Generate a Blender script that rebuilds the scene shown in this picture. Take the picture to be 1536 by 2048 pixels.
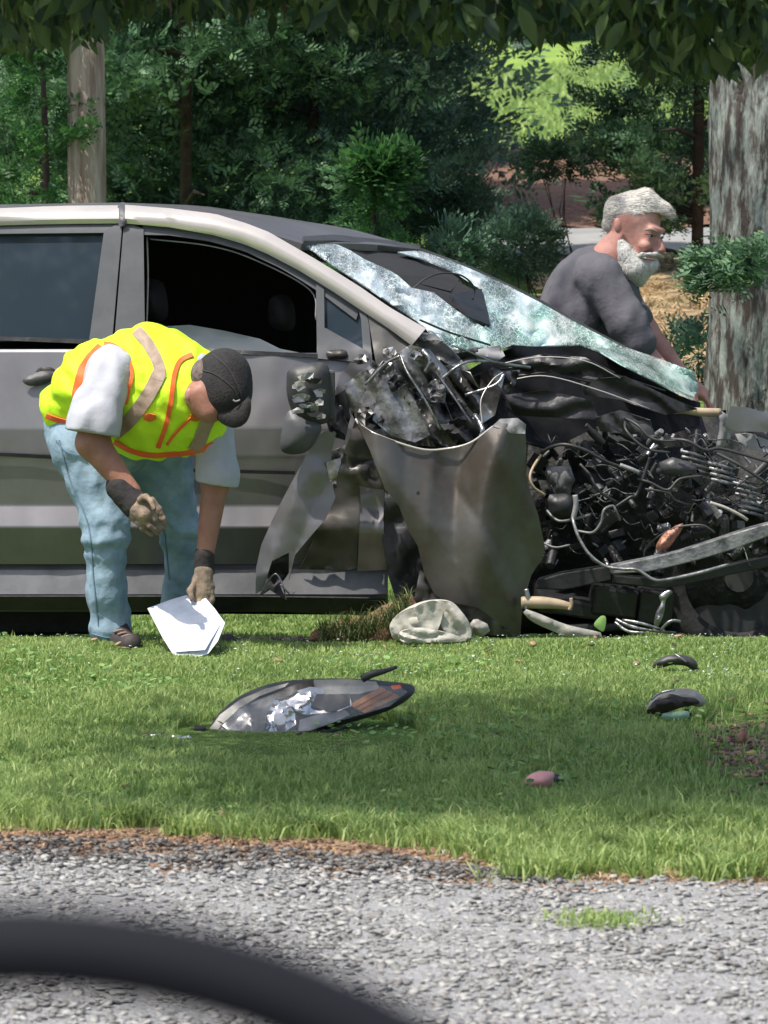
import bpy, bmesh, math, random
import numpy as np
from mathutils import Vector, Matrix
from mathutils.geometry import delaunay_2d_cdt
from mathutils.bvhtree import BVHTree
R = random.Random(7)
NR = np.random.RandomState(11)
for o in list(bpy.data.objects): bpy.data.objects.remove(o)
SC = bpy.context.scene
COL = SC.collection

# ------------------------------------------------------------ camera, light, exposure
F, CX, CY, HOR, CAMZ = 9600.0, 768.0, 1024.0, 260.0, 1.7
PITCH = math.atan((CY - HOR) / F)
cam = bpy.data.cameras.new('camera'); camo = bpy.data.objects.new('camera', cam); COL.objects.link(camo)
cam.sensor_fit = 'HORIZONTAL'; cam.sensor_width = 36; cam.lens = 36 * F / 1536
cam.clip_start = .1; cam.clip_end = 2000
camo.location = (0, 0, CAMZ); camo.rotation_euler = (math.pi / 2 - PITCH, 0, 0)
cam.dof.use_dof = True; cam.dof.focus_distance = 16.0; cam.dof.aperture_fstop = 17
SC.camera = camo
SUN = Vector((-.34, -.27, .90)).normalized()
w = bpy.data.worlds.new('World'); SC.world = w; w.use_nodes = True
nt = w.node_tree; bg = nt.nodes['Background']
sky = nt.nodes.new('ShaderNodeTexSky'); sky.sky_type = 'NISHITA'; sky.sun_disc = False
sky.sun_elevation = math.asin(SUN.z); sky.sun_rotation = math.atan2(SUN.x, SUN.y)
sky.dust_density = 3.0; sky.air_density = 1.0; sky.ozone_density = 1.0
nt.links.new(sky.outputs[0], bg.inputs[0]); bg.inputs[1].default_value = .13
sl = bpy.data.lights.new('sun', 'SUN'); sl.energy = 3.6; sl.angle = math.radians(.6); sl.color = (1, .955, .88)
so = bpy.data.objects.new('sun', sl); COL.objects.link(so); so.rotation_euler = SUN.to_track_quat('Z', 'Y').to_euler()
so.location = (-4, -4, 12)
SC.view_settings.view_transform = 'Standard'; SC.view_settings.look = 'None'
SC.view_settings.exposure = .62; SC.view_settings.gamma = 1; SC.view_settings.use_curve_mapping = False
SC.cycles.max_bounces = 6; SC.cycles.transparent_max_bounces = 12

# ------------------------------------------------------------ helpers
cp, sp = math.cos(PITCH), math.sin(PITCH)
def P(px, py, Y):
    a = (px - CX) / F; b = -(py - CY) / F
    d = Vector((a, cp + b * sp, -sp + b * cp))
    t = Y / d.y
    return Vector((d.x * t, Y, CAMZ + d.z * t))
def ray(px, py):
    p = P(px, py, 1.0); return (p - Vector((0, 0, CAMZ))).normalized()
def h3(i, j, k, s):
    n = (i * 374761393 + j * 668265263 + k * 2147483647 + s * 974634777) & 0xffffffff
    n = ((n ^ (n >> 13)) * 1274126177) & 0xffffffff
    return ((n ^ (n >> 16)) & 0xffff) / 65535.0
def vn(x, y, z, s=0):
    """value noise, -1..1, works on arrays"""
    x, y, z = (np.asarray(a, dtype=np.float64) for a in (x, y, z))
    x, y, z = np.broadcast_arrays(x, y, z)
    i, j, k = (np.floor(a).astype(np.int64) for a in (x, y, z))
    u, v, t = x - i, y - j, z - k
    u, v, t = (a * a * (3 - 2 * a) for a in (u, v, t))
    r = 0
    for a in (0, 1):
        for b in (0, 1):
            for c in (0, 1):
                r = r + h3(i + a, j + b, k + c, s) * (u if a else 1 - u) * (v if b else 1 - v) * (t if c else 1 - t)
    return r * 2 - 1
def fbm(x, y, z, s=0, o=3):
    r = 0; a = 1
    for q in range(o): r = r + vn(x * 2 ** q, y * 2 ** q, z * 2 ** q, s + q) * a; a *= .5
    return r
ROOT = {}
def base(parent):
    p = parent
    while p.parent: p = p.parent
    return Vector(p.location)
def link(name, me, m, parent=None, smooth=True, kind=None, loc=None):
    o = bpy.data.objects.new(name, me); COL.objects.link(o)
    if m: me.materials.append(m)
    if parent: o.parent = parent
    if kind: o['kind'] = kind
    if smooth: me.polygons.foreach_set('use_smooth', [True] * len(me.polygons))
    return o
def shift(verts, parent, loc):
    off = base(parent) if parent else (Vector(loc) if loc is not None else None)
    return off
def npm(name, V, Fc, m, parent=None, smooth=True, kind=None, loc=None):
    """mesh from arrays; V world coordinates. loc: origin of a top-level mesh"""
    V = np.asarray(V, dtype=np.float64).reshape(-1, 3)
    off = shift(None, parent, loc)
    if off is not None: V = V - np.array(off)
    me = bpy.data.meshes.new(name)
    if isinstance(Fc, np.ndarray):
        n, k = Fc.shape
        me.vertices.add(len(V)); me.vertices.foreach_set('co', V.astype(np.float32).ravel())
        me.loops.add(n * k); me.loops.foreach_set('vertex_index', Fc.astype(np.int32).ravel())
        me.polygons.add(n)
        me.polygons.foreach_set('loop_start', np.arange(0, n * k, k, dtype=np.int32))
        me.polygons.foreach_set('loop_total', np.full(n, k, dtype=np.int32))
        me.update(calc_edges=True)
    else:
        me.from_pydata([tuple(v) for v in V], [], Fc); me.update()
    o = link(name, me, m, parent, smooth, kind)
    if loc is not None and not parent: o.location = loc
    return o
def thing(name, label, cat, loc, group=None):
    o = bpy.data.objects.new(name, None); COL.objects.link(o); o.location = loc
    o.empty_display_size = .1
    o['label'] = label; o['category'] = cat
    if group: o['group'] = group
    return o
def tag(o, label, cat, group=None):
    o['label'] = label; o['category'] = cat
    if group: o['group'] = group
    return o

def mat(name, c, rough=.6, metal=0, c2=None, scale=8, bump=0, bscale=40, spec=.5, coat=0, island=False, detail=4, contrast=(.35, .65), rough2=None, subs=0):
    m = bpy.data.materials.new(name); m.use_nodes = True; t = m.node_tree; b = t.nodes['Principled BSDF']
    N = t.nodes.new; L = t.links.new
    tc = N('ShaderNodeTexCoord')
    b.inputs['Base Color'].default_value = (*c, 1); b.inputs['Roughness'].default_value = rough; b.inputs['Metallic'].default_value = metal
    b.inputs['Specular IOR Level'].default_value = spec; b.inputs['Coat Weight'].default_value = coat
    if c2:
        n = N('ShaderNodeTexNoise'); n.inputs['Scale'].default_value = scale; n.inputs['Detail'].default_value = detail; n.inputs['Roughness'].default_value = .65
        L(tc.outputs['Object'], n.inputs['Vector'])
        r = N('ShaderNodeValToRGB'); r.color_ramp.elements[0].position = contrast[0]; r.color_ramp.elements[1].position = contrast[1]
        r.color_ramp.elements[0].color = (*c, 1); r.color_ramp.elements[1].color = (*c2, 1)
        if island:
            g = N('ShaderNodeNewGeometry'); ad = N('ShaderNodeMath'); ad.operation = 'ADD'
            mu = N('ShaderNodeMath'); mu.operation = 'MULTIPLY_ADD'; mu.inputs[1].default_value = .7; mu.inputs[2].default_value = -.35
            L(g.outputs['Random Per Island'], mu.inputs[0]); L(mu.outputs[0], ad.inputs[0]); L(n.outputs['Fac'], ad.inputs[1]); L(ad.outputs[0], r.inputs[0])
        else: L(n.outputs['Fac'], r.inputs[0])
        L(r.outputs[0], b.inputs['Base Color'])
        if rough2 is not None:
            mr = N('ShaderNodeMapRange'); mr.inputs[3].default_value = rough; mr.inputs[4].default_value = rough2
            L(n.outputs['Fac'], mr.inputs[0]); L(mr.outputs[0], b.inputs['Roughness'])
    if bump:
        n2 = N('ShaderNodeTexNoise'); n2.inputs['Scale'].default_value = bscale; n2.inputs['Detail'].default_value = 5
        L(tc.outputs['Object'], n2.inputs['Vector'])
        bp = N('ShaderNodeBump'); bp.inputs['Strength'].default_value = bump; bp.inputs['Distance'].default_value = .02
        L(n2.outputs['Fac'], bp.inputs['Height']); L(bp.outputs[0], b.inputs['Normal'])
    return m
def leafmat(name, c, c2, trans=.35, scale=3, tipc=None):
    m = mat(name, c, .55, c2=c2, scale=scale, island=True, spec=.35)
    t = m.node_tree; b = t.nodes['Principled BSDF']; out = t.nodes['Material Output']
    tr = t.nodes.new('ShaderNodeBsdfTranslucent'); mx = t.nodes.new('ShaderNodeMixShader'); mx.inputs[0].default_value = trans
    src = b.inputs['Base Color'].links[0].from_socket
    hs = t.nodes.new('ShaderNodeHueSaturation'); hs.inputs['Value'].default_value = 1.3; hs.inputs['Saturation'].default_value = 1.1
    t.links.new(src, hs.inputs['Color']); t.links.new(hs.outputs[0], tr.inputs[0])
    t.links.new(b.outputs[0], mx.inputs[1]); t.links.new(tr.outputs[0], mx.inputs[2]); t.links.new(mx.outputs[0], out.inputs[0])
    return m

M = dict(
 paint=mat('paint', (.28, .268, .282), .38, .75, coat=.2, rough2=.5, c2=(.22, .21, .222), scale=3, bump=.04, bscale=6),
 paint_dull=mat('paint_dull', (.145, .142, .137), .45, .6, c2=(.09, .074, .06), scale=3.5, bump=.1, bscale=9),
 rail=mat('rail', (.56, .52, .49), .3, .25, coat=.3, c2=(.48, .45, .43), scale=5),  # pale tone puts the roof edge's sky reflection into the colour
 sill=mat('sill', (.22, .22, .225), .4, .5, c2=(.15, .15, .155), scale=9),
 trim=mat('trim', (.095, .10, .108), .5, .1, c2=(.075, .078, .085), scale=10),
 black=mat('black', (.012, .012, .014), .45, c2=(.025, .025, .027), scale=12, bump=.15, bscale=30),
 rubber=mat('rubber', (.018, .018, .018), .75, c2=(.03, .028, .026), scale=20, bump=.2),
 interior=mat('interior', (.014, .014, .016), .85, c2=(.02, .02, .022), scale=6),
 chrome=mat('chrome', (.72, .72, .72), .12, 1, bump=.3, bscale=14),
 torn=mat('torn', (.42, .41, .40), .38, .85, c2=(.05, .05, .05), scale=6, bump=.5, bscale=16, contrast=(.4, .62), rough2=.5),
 alu=mat('alu', (.45, .45, .46), .35, .85, c2=(.12, .12, .125), scale=16, bump=.4, bscale=25),
 beam=mat('beam', (.30, .30, .31), .45, .5, c2=(.09, .09, .095), scale=13, bump=.4, bscale=25, contrast=(.45, .65)),
 beige=mat('beige', (.45, .36, .24), .5, c2=(.33, .25, .16), scale=12),
 tanp=mat('tanp', (.35, .33, .29), .5, c2=(.26, .25, .22), scale=12, bump=.2),
 copper=mat('copper', (.38, .17, .11), .5, .4, c2=(.2, .1, .08), scale=30, bump=.4),
 cloth=mat('cloth', (.50, .48, .42), .85, c2=(.40, .38, .33), scale=8, bump=.25, bscale=30),
 amber=mat('amber', (.42, .16, .05), .3, c2=(.25, .1, .04), scale=30),
 pink=mat('pink', (.80, .38, .36), .5, c2=(.72, .34, .32), scale=30),
 soil=mat('soil', (.13, .07, .04), .95, c2=(.26, .15, .09), scale=30, bump=.8, bscale=60),
 skin=mat('skin', (.29, .13, .085), .55, c2=(.37, .18, .125), scale=14, bump=.12, bscale=60),
 skin2=mat('skin2', (.38, .165, .13), .55, c2=(.50, .27, .22), scale=12, bump=.1, bscale=60),
 jeans=mat('jeans', (.16, .25, .33), .9, c2=(.29, .40, .49), scale=9, bump=.35, bscale=24),
 white=mat('white', (.38, .39, .43), .9, c2=(.46, .47, .51), scale=6, bump=.25, bscale=18),
 hivis=mat('hivis', (.62, .95, .02), .7, c2=(.52, .86, .02), scale=5, bump=.2, bscale=22),
 orange=mat('orange', (.95, .17, .03), .7, c2=(.85, .13, .03), scale=12),
 tape=mat('tape', (.30, .21, .15), .6, c2=(.38, .28, .21), scale=14, bump=.15),
 cap=mat('cap', (.016, .014, .015), .9, c2=(.028, .025, .025), scale=40, bump=.25, bscale=120),
 glove=mat('glove', (.30, .22, .15), .85, c2=(.13, .10, .08), scale=28, bump=.4),
 cuff=mat('cuff', (.022, .02, .02), .9, c2=(.035, .03, .03), scale=30, bump=.3),
 shoe=mat('shoe', (.03, .027, .027), .7, c2=(.05, .04, .04), scale=20),
 shoe2=mat('shoe2', (.30, .20, .16), .7, c2=(.2, .14, .11), scale=20),
 paper=mat('paper', (.54, .58, .68), .8, c2=(.74, .77, .84), scale=14),
 shirt=mat('shirt', (.085, .083, .097), .95, c2=(.115, .11, .125), scale=9, bump=.35, bscale=20),
 hair=mat('hair', (.55, .52, .47), .8, c2=(.34, .32, .30), scale=40, bump=.6, bscale=90),
 beard=mat('beard', (.58, .57, .53), .85, c2=(.42, .41, .38), scale=30, bump=.6, bscale=80),
 dark=mat('dark', (.02, .015, .013), .4),
 bark=mat('bark', (.06, .047, .04), .95, c2=(.27, .30, .27), scale=17, bump=1, bscale=30, contrast=(.44, .6), detail=8),
 barkdark=mat('barkdark', (.045, .03, .024), .95, c2=(.09, .065, .05), scale=14, bump=.8, bscale=30),
 plastic=mat('plastic', (.026, .026, .028), .5, c2=(.05, .05, .05), scale=14),
 grey=mat('grey', (.30, .30, .31), .5, c2=(.2, .2, .21), scale=14),
 con1=leafmat('con1', (.062, .125, .072), (.15, .27, .13), .25, 2.5),
 con2=leafmat('con2', (.052, .10, .072), (.105, .19, .115), .25, 2.5),
 con3=leafmat('con3', (.04, .11, .04), (.10, .22, .07), .3, 3),
 leaf=leafmat('leaf', (.020, .05, .022), (.075, .13, .035), .35, 4),
 blade=leafmat('blade', (.19, .29, .085), (.41, .50, .19), .38, 1.6),
 straw=leafmat('straw', (.40, .28, .14), (.55, .42, .24), .2, 3),
)
# glass
def glassmat(name, c, alpha, rough=.04):
    m = mat(name, c, rough, spec=.8); b = m.node_tree.nodes['Principled BSDF']; b.inputs['Alpha'].default_value = alpha; return m
M['tint'] = mat('tint', (.028, .040, .055), .05, spec=.7)
M['tint'].node_tree.nodes['Principled BSDF'].inputs['IOR'].default_value = 1.6
M['lens'] = glassmat('lens', (.6, .62, .62), .10, .05)
def shatter():
    m = mat('shatter', (.30, .62, .56), .18, spec=.8); t = m.node_tree; b = t.nodes['Principled BSDF']; N = t.nodes.new; L = t.links.new
    tc = N('ShaderNodeTexCoord'); mp = N('ShaderNodeMapping'); mp.inputs['Scale'].default_value = (1, .22, 1); L(tc.outputs['Object'], mp.inputs[0])
    def noise(sc, dist=0, det=4):
        n = N('ShaderNodeTexNoise'); n.inputs['Scale'].default_value = sc; n.inputs['Detail'].default_value = det; n.inputs['Distortion'].default_value = dist; L(mp.outputs[0], n.inputs['Vector']); return n
    def ramp(src, st):
        r = N('ShaderNodeValToRGB'); e = r.color_ramp.elements
        e[0].position = st[0][0]; e[0].color = (*st[0][1], 1); e[1].position = st[-1][0]; e[1].color = (*st[-1][1], 1)
        for p, c in st[1:-1]: q = e.new(p); q.color = (*c, 1)
        L(src, r.inputs[0]); return r.outputs[0]
    n = noise(9, 1.0)
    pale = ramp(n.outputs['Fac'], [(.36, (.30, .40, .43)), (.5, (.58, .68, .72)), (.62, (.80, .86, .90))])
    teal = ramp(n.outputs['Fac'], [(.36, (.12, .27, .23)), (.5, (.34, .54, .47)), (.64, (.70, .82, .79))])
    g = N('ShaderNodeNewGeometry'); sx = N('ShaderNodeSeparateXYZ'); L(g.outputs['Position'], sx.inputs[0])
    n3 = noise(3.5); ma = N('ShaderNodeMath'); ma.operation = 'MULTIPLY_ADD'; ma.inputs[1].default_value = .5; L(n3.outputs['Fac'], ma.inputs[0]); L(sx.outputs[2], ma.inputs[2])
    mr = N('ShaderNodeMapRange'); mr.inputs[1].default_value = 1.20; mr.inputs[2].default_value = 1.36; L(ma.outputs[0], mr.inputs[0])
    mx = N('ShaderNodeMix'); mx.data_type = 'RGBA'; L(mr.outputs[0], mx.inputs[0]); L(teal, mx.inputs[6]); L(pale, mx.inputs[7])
    v = N('ShaderNodeTexVoronoi'); v.feature = 'DISTANCE_TO_EDGE'; v.inputs['Scale'].default_value = 55; nd = noise(14, 2.0, 2); va = N('ShaderNodeVectorMath'); va.operation = 'MULTIPLY_ADD'; va.inputs[1].default_value = (.05, .05, .05); L(nd.outputs['Color'], va.inputs[0]); L(mp.outputs[0], va.inputs[2]); L(va.outputs[0], v.inputs['Vector'])
    m2 = N('ShaderNodeMapRange'); m2.inputs[1].default_value = 0; m2.inputs[2].default_value = .055; m2.inputs[3].default_value = .75; m2.inputs[4].default_value = 0; L(v.outputs[0], m2.inputs[0])
    mx2 = N('ShaderNodeMix'); mx2.data_type = 'RGBA'; L(m2.outputs[0], mx2.inputs[0]); L(mx.outputs[2], mx2.inputs[6]); mx2.inputs[7].default_value = (.86, .93, .93, 1)
    L(mx2.outputs[2], b.inputs['Base Color'])
    n4 = noise(6, .5); ma2 = N('ShaderNodeMapRange'); ma2.inputs[1].default_value = .44; ma2.inputs[2].default_value = .56; ma2.inputs[3].default_value = .30; ma2.inputs[4].default_value = .97; L(n4.outputs['Fac'], ma2.inputs[0])
    ad = N('ShaderNodeMath'); ad.operation = 'ADD'; ad.use_clamp = True; L(ma2.outputs[0], ad.inputs[0]); L(m2.outputs[0], ad.inputs[1]); L(ad.outputs[0], b.inputs['Alpha'])
    bp = N('ShaderNodeBump'); bp.inputs['Strength'].default_value = .6; bp.inputs['Distance'].default_value = .01
    v2 = N('ShaderNodeTexVoronoi'); v2.inputs['Scale'].default_value = 26; L(mp.outputs[0], v2.inputs['Vector']); L(v2.outputs[0], bp.inputs['Height']); L(bp.outputs[0], b.inputs['Normal'])
    return m
M['shatter'] = shatter()
for nd_ in M['bark'].node_tree.nodes:
    if nd_.type == 'TEX_NOISE':
        mp_n = M['bark'].node_tree.nodes.new('ShaderNodeMapping'); mp_n.inputs['Scale'].default_value = (1.5, 1.5, .38)
        sk_ = nd_.inputs['Vector'].links[0].from_socket; M['bark'].node_tree.links.new(sk_, mp_n.inputs[0]); M['bark'].node_tree.links.new(mp_n.outputs[0], nd_.inputs['Vector'])

def resample(pts, n):
    pts = np.array(pts, dtype=float); d = np.r_[0, np.cumsum(np.linalg.norm(np.diff(pts, axis=0), axis=1))]
    t = np.linspace(0, d[-1], n); return np.stack([np.interp(t, d, pts[:, i]) for i in range(pts.shape[1])], 1)
def catmull(pts, n, closed=False):
    p = [np.array(q, float) for q in pts]
    if closed: p = [p[-1]] + p + [p[0], p[1]]
    else: p = [2 * p[0] - p[1]] + p + [2 * p[-1] - p[-2]]
    out = []
    for i in range(1, len(p) - 2):
        for t in np.linspace(0, 1, n, endpoint=False):
            a, b, c, d = p[i - 1:i + 3]
            out.append(.5 * (2 * b + (c - a) * t + (2 * a - 5 * b + 4 * c - d) * t * t + (3 * b - a - 3 * c + d) * t ** 3))
    if not closed: out.append(p[-2])
    return np.array(out)
def solid(o, th, off=0, ang=.7):
    s = o.modifiers.new('s', 'SOLIDIFY'); s.thickness = th; s.offset = off
    e = o.modifiers.new('e', 'EDGE_SPLIT'); e.split_angle = ang
def tubearr(pts, r, seg=8, flat=1.0):
    pts = np.array(pts, float); n = len(pts); r = np.broadcast_to(np.asarray(r, float), (n,))
    T = np.gradient(pts, axis=0); T /= np.linalg.norm(T, axis=1)[:, None] + 1e-9
    up = np.array([0.13, .2, 1.0]); V = []
    A = np.cross(T, up); A /= np.linalg.norm(A, axis=1)[:, None] + 1e-9; B = np.cross(A, T)
    an = np.linspace(0, 2 * math.pi, seg, endpoint=False)
    V = (pts[:, None] + r[:, None, None] * (np.cos(an)[None, :, None] * A[:, None] + flat * np.sin(an)[None, :, None] * B[:, None])).reshape(-1, 3)
    Fc = []
    for i in range(n - 1):
        for j in range(seg): Fc.append((i * seg + j, i * seg + (j + 1) % seg, (i + 1) * seg + (j + 1) % seg, (i + 1) * seg + j))
    Fc.append(tuple(range(seg))[::-1]); Fc.append(tuple((n - 1) * seg + j for j in range(seg)))
    return V, Fc
class MB:
    def __init__(s): s.V = []; s.F = []; s.n = 0
    def add(s, V, Fc):
        s.V.append(np.asarray(V, float).reshape(-1, 3)); s.F += [tuple(int(i) + s.n for i in f) for f in Fc]; s.n += len(s.V[-1]); return s
    def tube(s, pts, r, seg=8, flat=1.0): return s.add(*tubearr(pts, r, seg, flat))
    def box(s, c, size, rot=None):
        v = np.array([[x, y, z] for x in (-.5, .5) for y in (-.5, .5) for z in (-.5, .5)]) * np.array(size)
        if rot is not None: v = v @ np.array(rot.to_matrix()).T
        return s.add(v + np.array(c), [(0, 1, 3, 2), (4, 6, 7, 5), (0, 4, 5, 1), (2, 3, 7, 6), (0, 2, 6, 4), (1, 5, 7, 3)])
    def build(s, name, m, parent=None, smooth=False, bevel=0, **k):
        o = npm(name, np.concatenate(s.V), s.F, m, parent, smooth, **k)
        if bevel:
            b = o.modifiers.new('b', 'BEVEL'); b.width = bevel; b.segments = 2; b.limit_method = 'ANGLE'
        return o
def tube(name, pxs, r, m, parent, seg=8, n=6):
    """pxs: (px,py,Y) control points"""
    w = [P(*q) for q in pxs]
    pts = catmull(w, n)
    V, Fc = tubearr(pts, r if np.isscalar(r) else np.interp(np.linspace(0, 1, len(pts)), np.linspace(0, 1, len(r)), r), seg)
    return npm(name, V, Fc, m, parent, True)
def inside(poly, pts):
    x, y = pts[:, 0], pts[:, 1]; r = np.zeros(len(pts), bool); n = len(poly); j = n - 1
    for i in range(n):
        xi, yi = poly[i]; xj, yj = poly[j]
        c = ((yi > y) != (yj > y)) & (x < (xj - xi) * (y - yi) / (yj - yi + 1e-12) + xi); r ^= c; j = i
    return r
def edist(poly, pts):
    d = np.full(len(pts), 1e9)
    for i in range(len(poly)):
        a = poly[i]; b = poly[(i + 1) % len(poly)]; ab = b - a
        t = np.clip(((pts - a) @ ab) / (ab @ ab + 1e-9), 0, 1)
        d = np.minimum(d, np.linalg.norm(pts - a - t[:, None] * ab, axis=1))
    return d
def cdt(outline, step, smooth_edge=False, jit=.25):
    o = np.array(catmull(outline, 5, True) if smooth_edge else outline, float)
    per = np.linalg.norm(o - np.roll(o, -1, 0), axis=1)
    pts = []
    for i in range(len(o)):
        k = max(1, int(per[i] / step)); a, b = o[i], o[(i + 1) % len(o)]
        for q in range(k): pts.append(a + (b - a) * q / k)
    pts = np.array(pts)
    lo, hi = pts.min(0), pts.max(0)
    gx, gy = np.meshgrid(np.arange(lo[0] + step / 2, hi[0], step), np.arange(lo[1] + step / 2, hi[1], step))
    g = np.stack([gx.ravel(), gy.ravel()], 1); g += (NR.rand(*g.shape) - .5) * step * jit * 2
    if len(g):
        g = g[inside(pts, g)]
        if len(g): g = g[edist(pts, g) > step * .45]
    nb = len(pts); allp = np.concatenate([pts, g]) if len(g) else pts
    r = delaunay_2d_cdt([Vector(p) for p in allp], [], [list(range(nb))], 1, 1e-4)
    vo = np.array([tuple(v) for v in r[0]])
    return vo, [tuple(f) for f in r[2]], pts
def crease(vo, f, seed):
    """sharp pressed folds: (angle in degrees of the fold lines, period px, depth m)"""
    th = math.radians(f[0]); d = (-vo[:, 0] * math.sin(th) + vo[:, 1] * math.cos(th)) / f[1] + .55 * fbm(vo[:, 0] / (f[1] * 3), vo[:, 1] / (f[1] * 3), 0, seed + 70, 2)
    return f[2] * (2 * np.abs(2 * (d - np.floor(d + .5))) - 1) * (.6 + .6 * vn(vo[:, 0] / (f[1] * 2), vo[:, 1] / (f[1] * 2), 0, seed + 90))
def todisp(vo, Yf, amp=0, nsc=1, seed=0, ridg=False, fold=None):
    Ys = np.array([Yf(a, b) if callable(Yf) else Yf for a, b in vo])
    for q, f_ in enumerate(fold if isinstance(fold, list) else [fold] if fold else []): Ys = Ys + crease(vo, f_, seed + q)
    if amp:
        n = fbm(vo[:, 0] / nsc, vo[:, 1] / nsc, 0, seed, 3)
        if ridg: n = 1 - 2 * np.abs(n)
        Ys = Ys + amp * n
    return np.array([P(a, b, y) for (a, b), y in zip(vo, Ys)])
def sheet(name, outline, Yf, m, parent, step=14, amp=0, nsc=40, seed=0, ridg=False, thick=.003, smooth=True, smooth_edge=False, kind=None, loc=None, jit=.25, fold=None, ang=None):
    vo, fc, _ = cdt(outline, step, smooth_edge, jit)
    V = todisp(vo, Yf, amp, nsc, seed, ridg, fold)
    o = npm(name, V, fc, m, parent, smooth, kind, loc)
    if thick:
        solid(o, thick, 0, ang or (1.3 if amp and smooth else .6))
    return o
def pillow(name, outline, Yf, depth, m, parent, step=12, amp=0, nsc=30, seed=0, smooth_edge=True, sharp=.5, ridg=False, loc=None, dmax=None, facet=False, fold=None):
    """closed inflated body from an outline"""
    vo, fc, bd = cdt(outline, step, smooth_edge)
    d = edist(bd, vo); d[d < .3] = 0
    dm = dmax or d.max(); prof = np.clip(d / dm, 0, 1) ** sharp
    Yc = np.array([Yf(a, b) if callable(Yf) else Yf for a, b in vo])
    n = fbm(vo[:, 0] / nsc, vo[:, 1] / nsc, 0, seed, 3) * amp if amp else 0
    if ridg: n = (1 - 2 * np.abs(n / amp)) * amp
    for q, f_ in enumerate(fold if isinstance(fold, list) else [fold] if fold else []): n = n + crease(vo, f_, seed + q)
    n = n * np.minimum(1, prof * 2)
    Fv = np.array([P(a, b, y) for (a, b), y in zip(vo, Yc - depth * prof + n)])
    Bv = np.array([P(a, b, y) for (a, b), y in zip(vo, Yc + depth * prof * .8)])
    N = len(vo)
    o = npm(name, np.r_[Fv, Bv], fc + [tuple(i + N for i in f[::-1]) for f in fc], m, parent, not facet, None, loc)
    return o
def ribbon(name, A, B, Yf, m, parent, n=24, thick=.006, rows=4, bulge=0, kind=None):
    A = resample(A, n); B = resample(B, n); vo = []; Ys = []
    for k in range(rows + 1):
        t = k / rows; q = A * (1 - t) + B * t
        vo.append(q); Ys += [(Yf(a, b) if callable(Yf) else Yf) - bulge * math.sin(math.pi * t) for a, b in q]
    vo = np.concatenate(vo); V = [P(a, b, y) for (a, b), y in zip(vo, Ys)]
    fc = [(k * n + i, k * n + i + 1, (k + 1) * n + i + 1, (k + 1) * n + i) for k in range(rows) for i in range(n - 1)]
    o = npm(name, V, fc, m, parent)
    if thick:
        solid(o, thick)
    return o

# ---- signed distance bodies
def cap_sdf(X, a, b, ra, rb):
    a, b = np.array(a), np.array(b); ab = b - a; L = ab @ ab + 1e-12
    t = np.clip(((X - a) @ ab) / L, 0, 1); t = t * t * (3 - 2 * t) * .35 + t * .65
    return np.linalg.norm(X - a - t[..., None] * ab, axis=-1) - (ra + (rb - ra) * t)
def ell_sdf(X, c, r, rot=None):
    q = X - np.array(c)
    if rot is not None: q = q @ np.array(rot.to_matrix())
    k = np.linalg.norm(q / np.array(r), axis=-1)
    return (k - 1) * min(r) * .5 + (k - 1) * (np.mean(r)) * .5
def smin(a, b, k):
    h = np.clip(.5 + .5 * (b - a) / k, 0, 1); return b * (1 - h) + a * h - k * h * (1 - h)
def nets(Fg, org, h):
    c = [slice(0, -1), slice(1, None)]
    cs = {(i, j, k): Fg[c[i], c[j], c[k]] for i in (0, 1) for j in (0, 1) for k in (0, 1)}
    neg = sum((v < 0).astype(int) for v in cs.values()); mk = (neg > 0) & (neg < 8)
    idx = np.full(mk.shape, -1); ii = np.argwhere(mk); idx[mk] = np.arange(len(ii))
    acc = np.zeros((len(ii), 3)); cnt = np.zeros(len(ii))
    keys = list(cs)
    for a in keys:
        for ax in range(3):
            if a[ax]: continue
            b = list(a); b[ax] = 1; b = tuple(b)
            fa, fb = cs[a][mk], cs[b][mk]; x = (fa < 0) != (fb < 0)
            t = np.where(x, fa / np.where(x, fa - fb, 1), 0)
            p = np.array(a, float)[None] + t[:, None] * (np.array(b) - np.array(a))[None]
            acc += np.where(x[:, None], p, 0); cnt += x
    V = (ii + acc / cnt[:, None]) * h + np.array(org)
    Q = []
    s = Fg < 0
    for ax in range(3):
        A = [slice(None)] * 3; B = [slice(None)] * 3; A[ax] = slice(0, -1); B[ax] = slice(1, None)
        x = s[tuple(A)] != s[tuple(B)]; o1, o2 = [q for q in range(3) if q != ax]
        e = np.argwhere(x); e = e[(e[:, o1] > 0) & (e[:, o2] > 0)]
        e = e[(e[:, o1] < Fg.shape[o1] - 1) & (e[:, o2] < Fg.shape[o2] - 1)]
        def g(d1, d2):
            q = e.copy(); q[:, o1] += d1; q[:, o2] += d2; return idx[q[:, 0], q[:, 1], q[:, 2]]
        quad = np.stack([g(-1, -1), g(0, -1), g(0, 0), g(-1, 0)], 1)
        fl = s[tuple(A)][e[:, 0], e[:, 1], e[:, 2]]
        if ax == 1: fl = ~fl
        quad[~fl] = quad[~fl][:, ::-1]
        Q.append(quad)
    return V, np.concatenate(Q)
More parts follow.
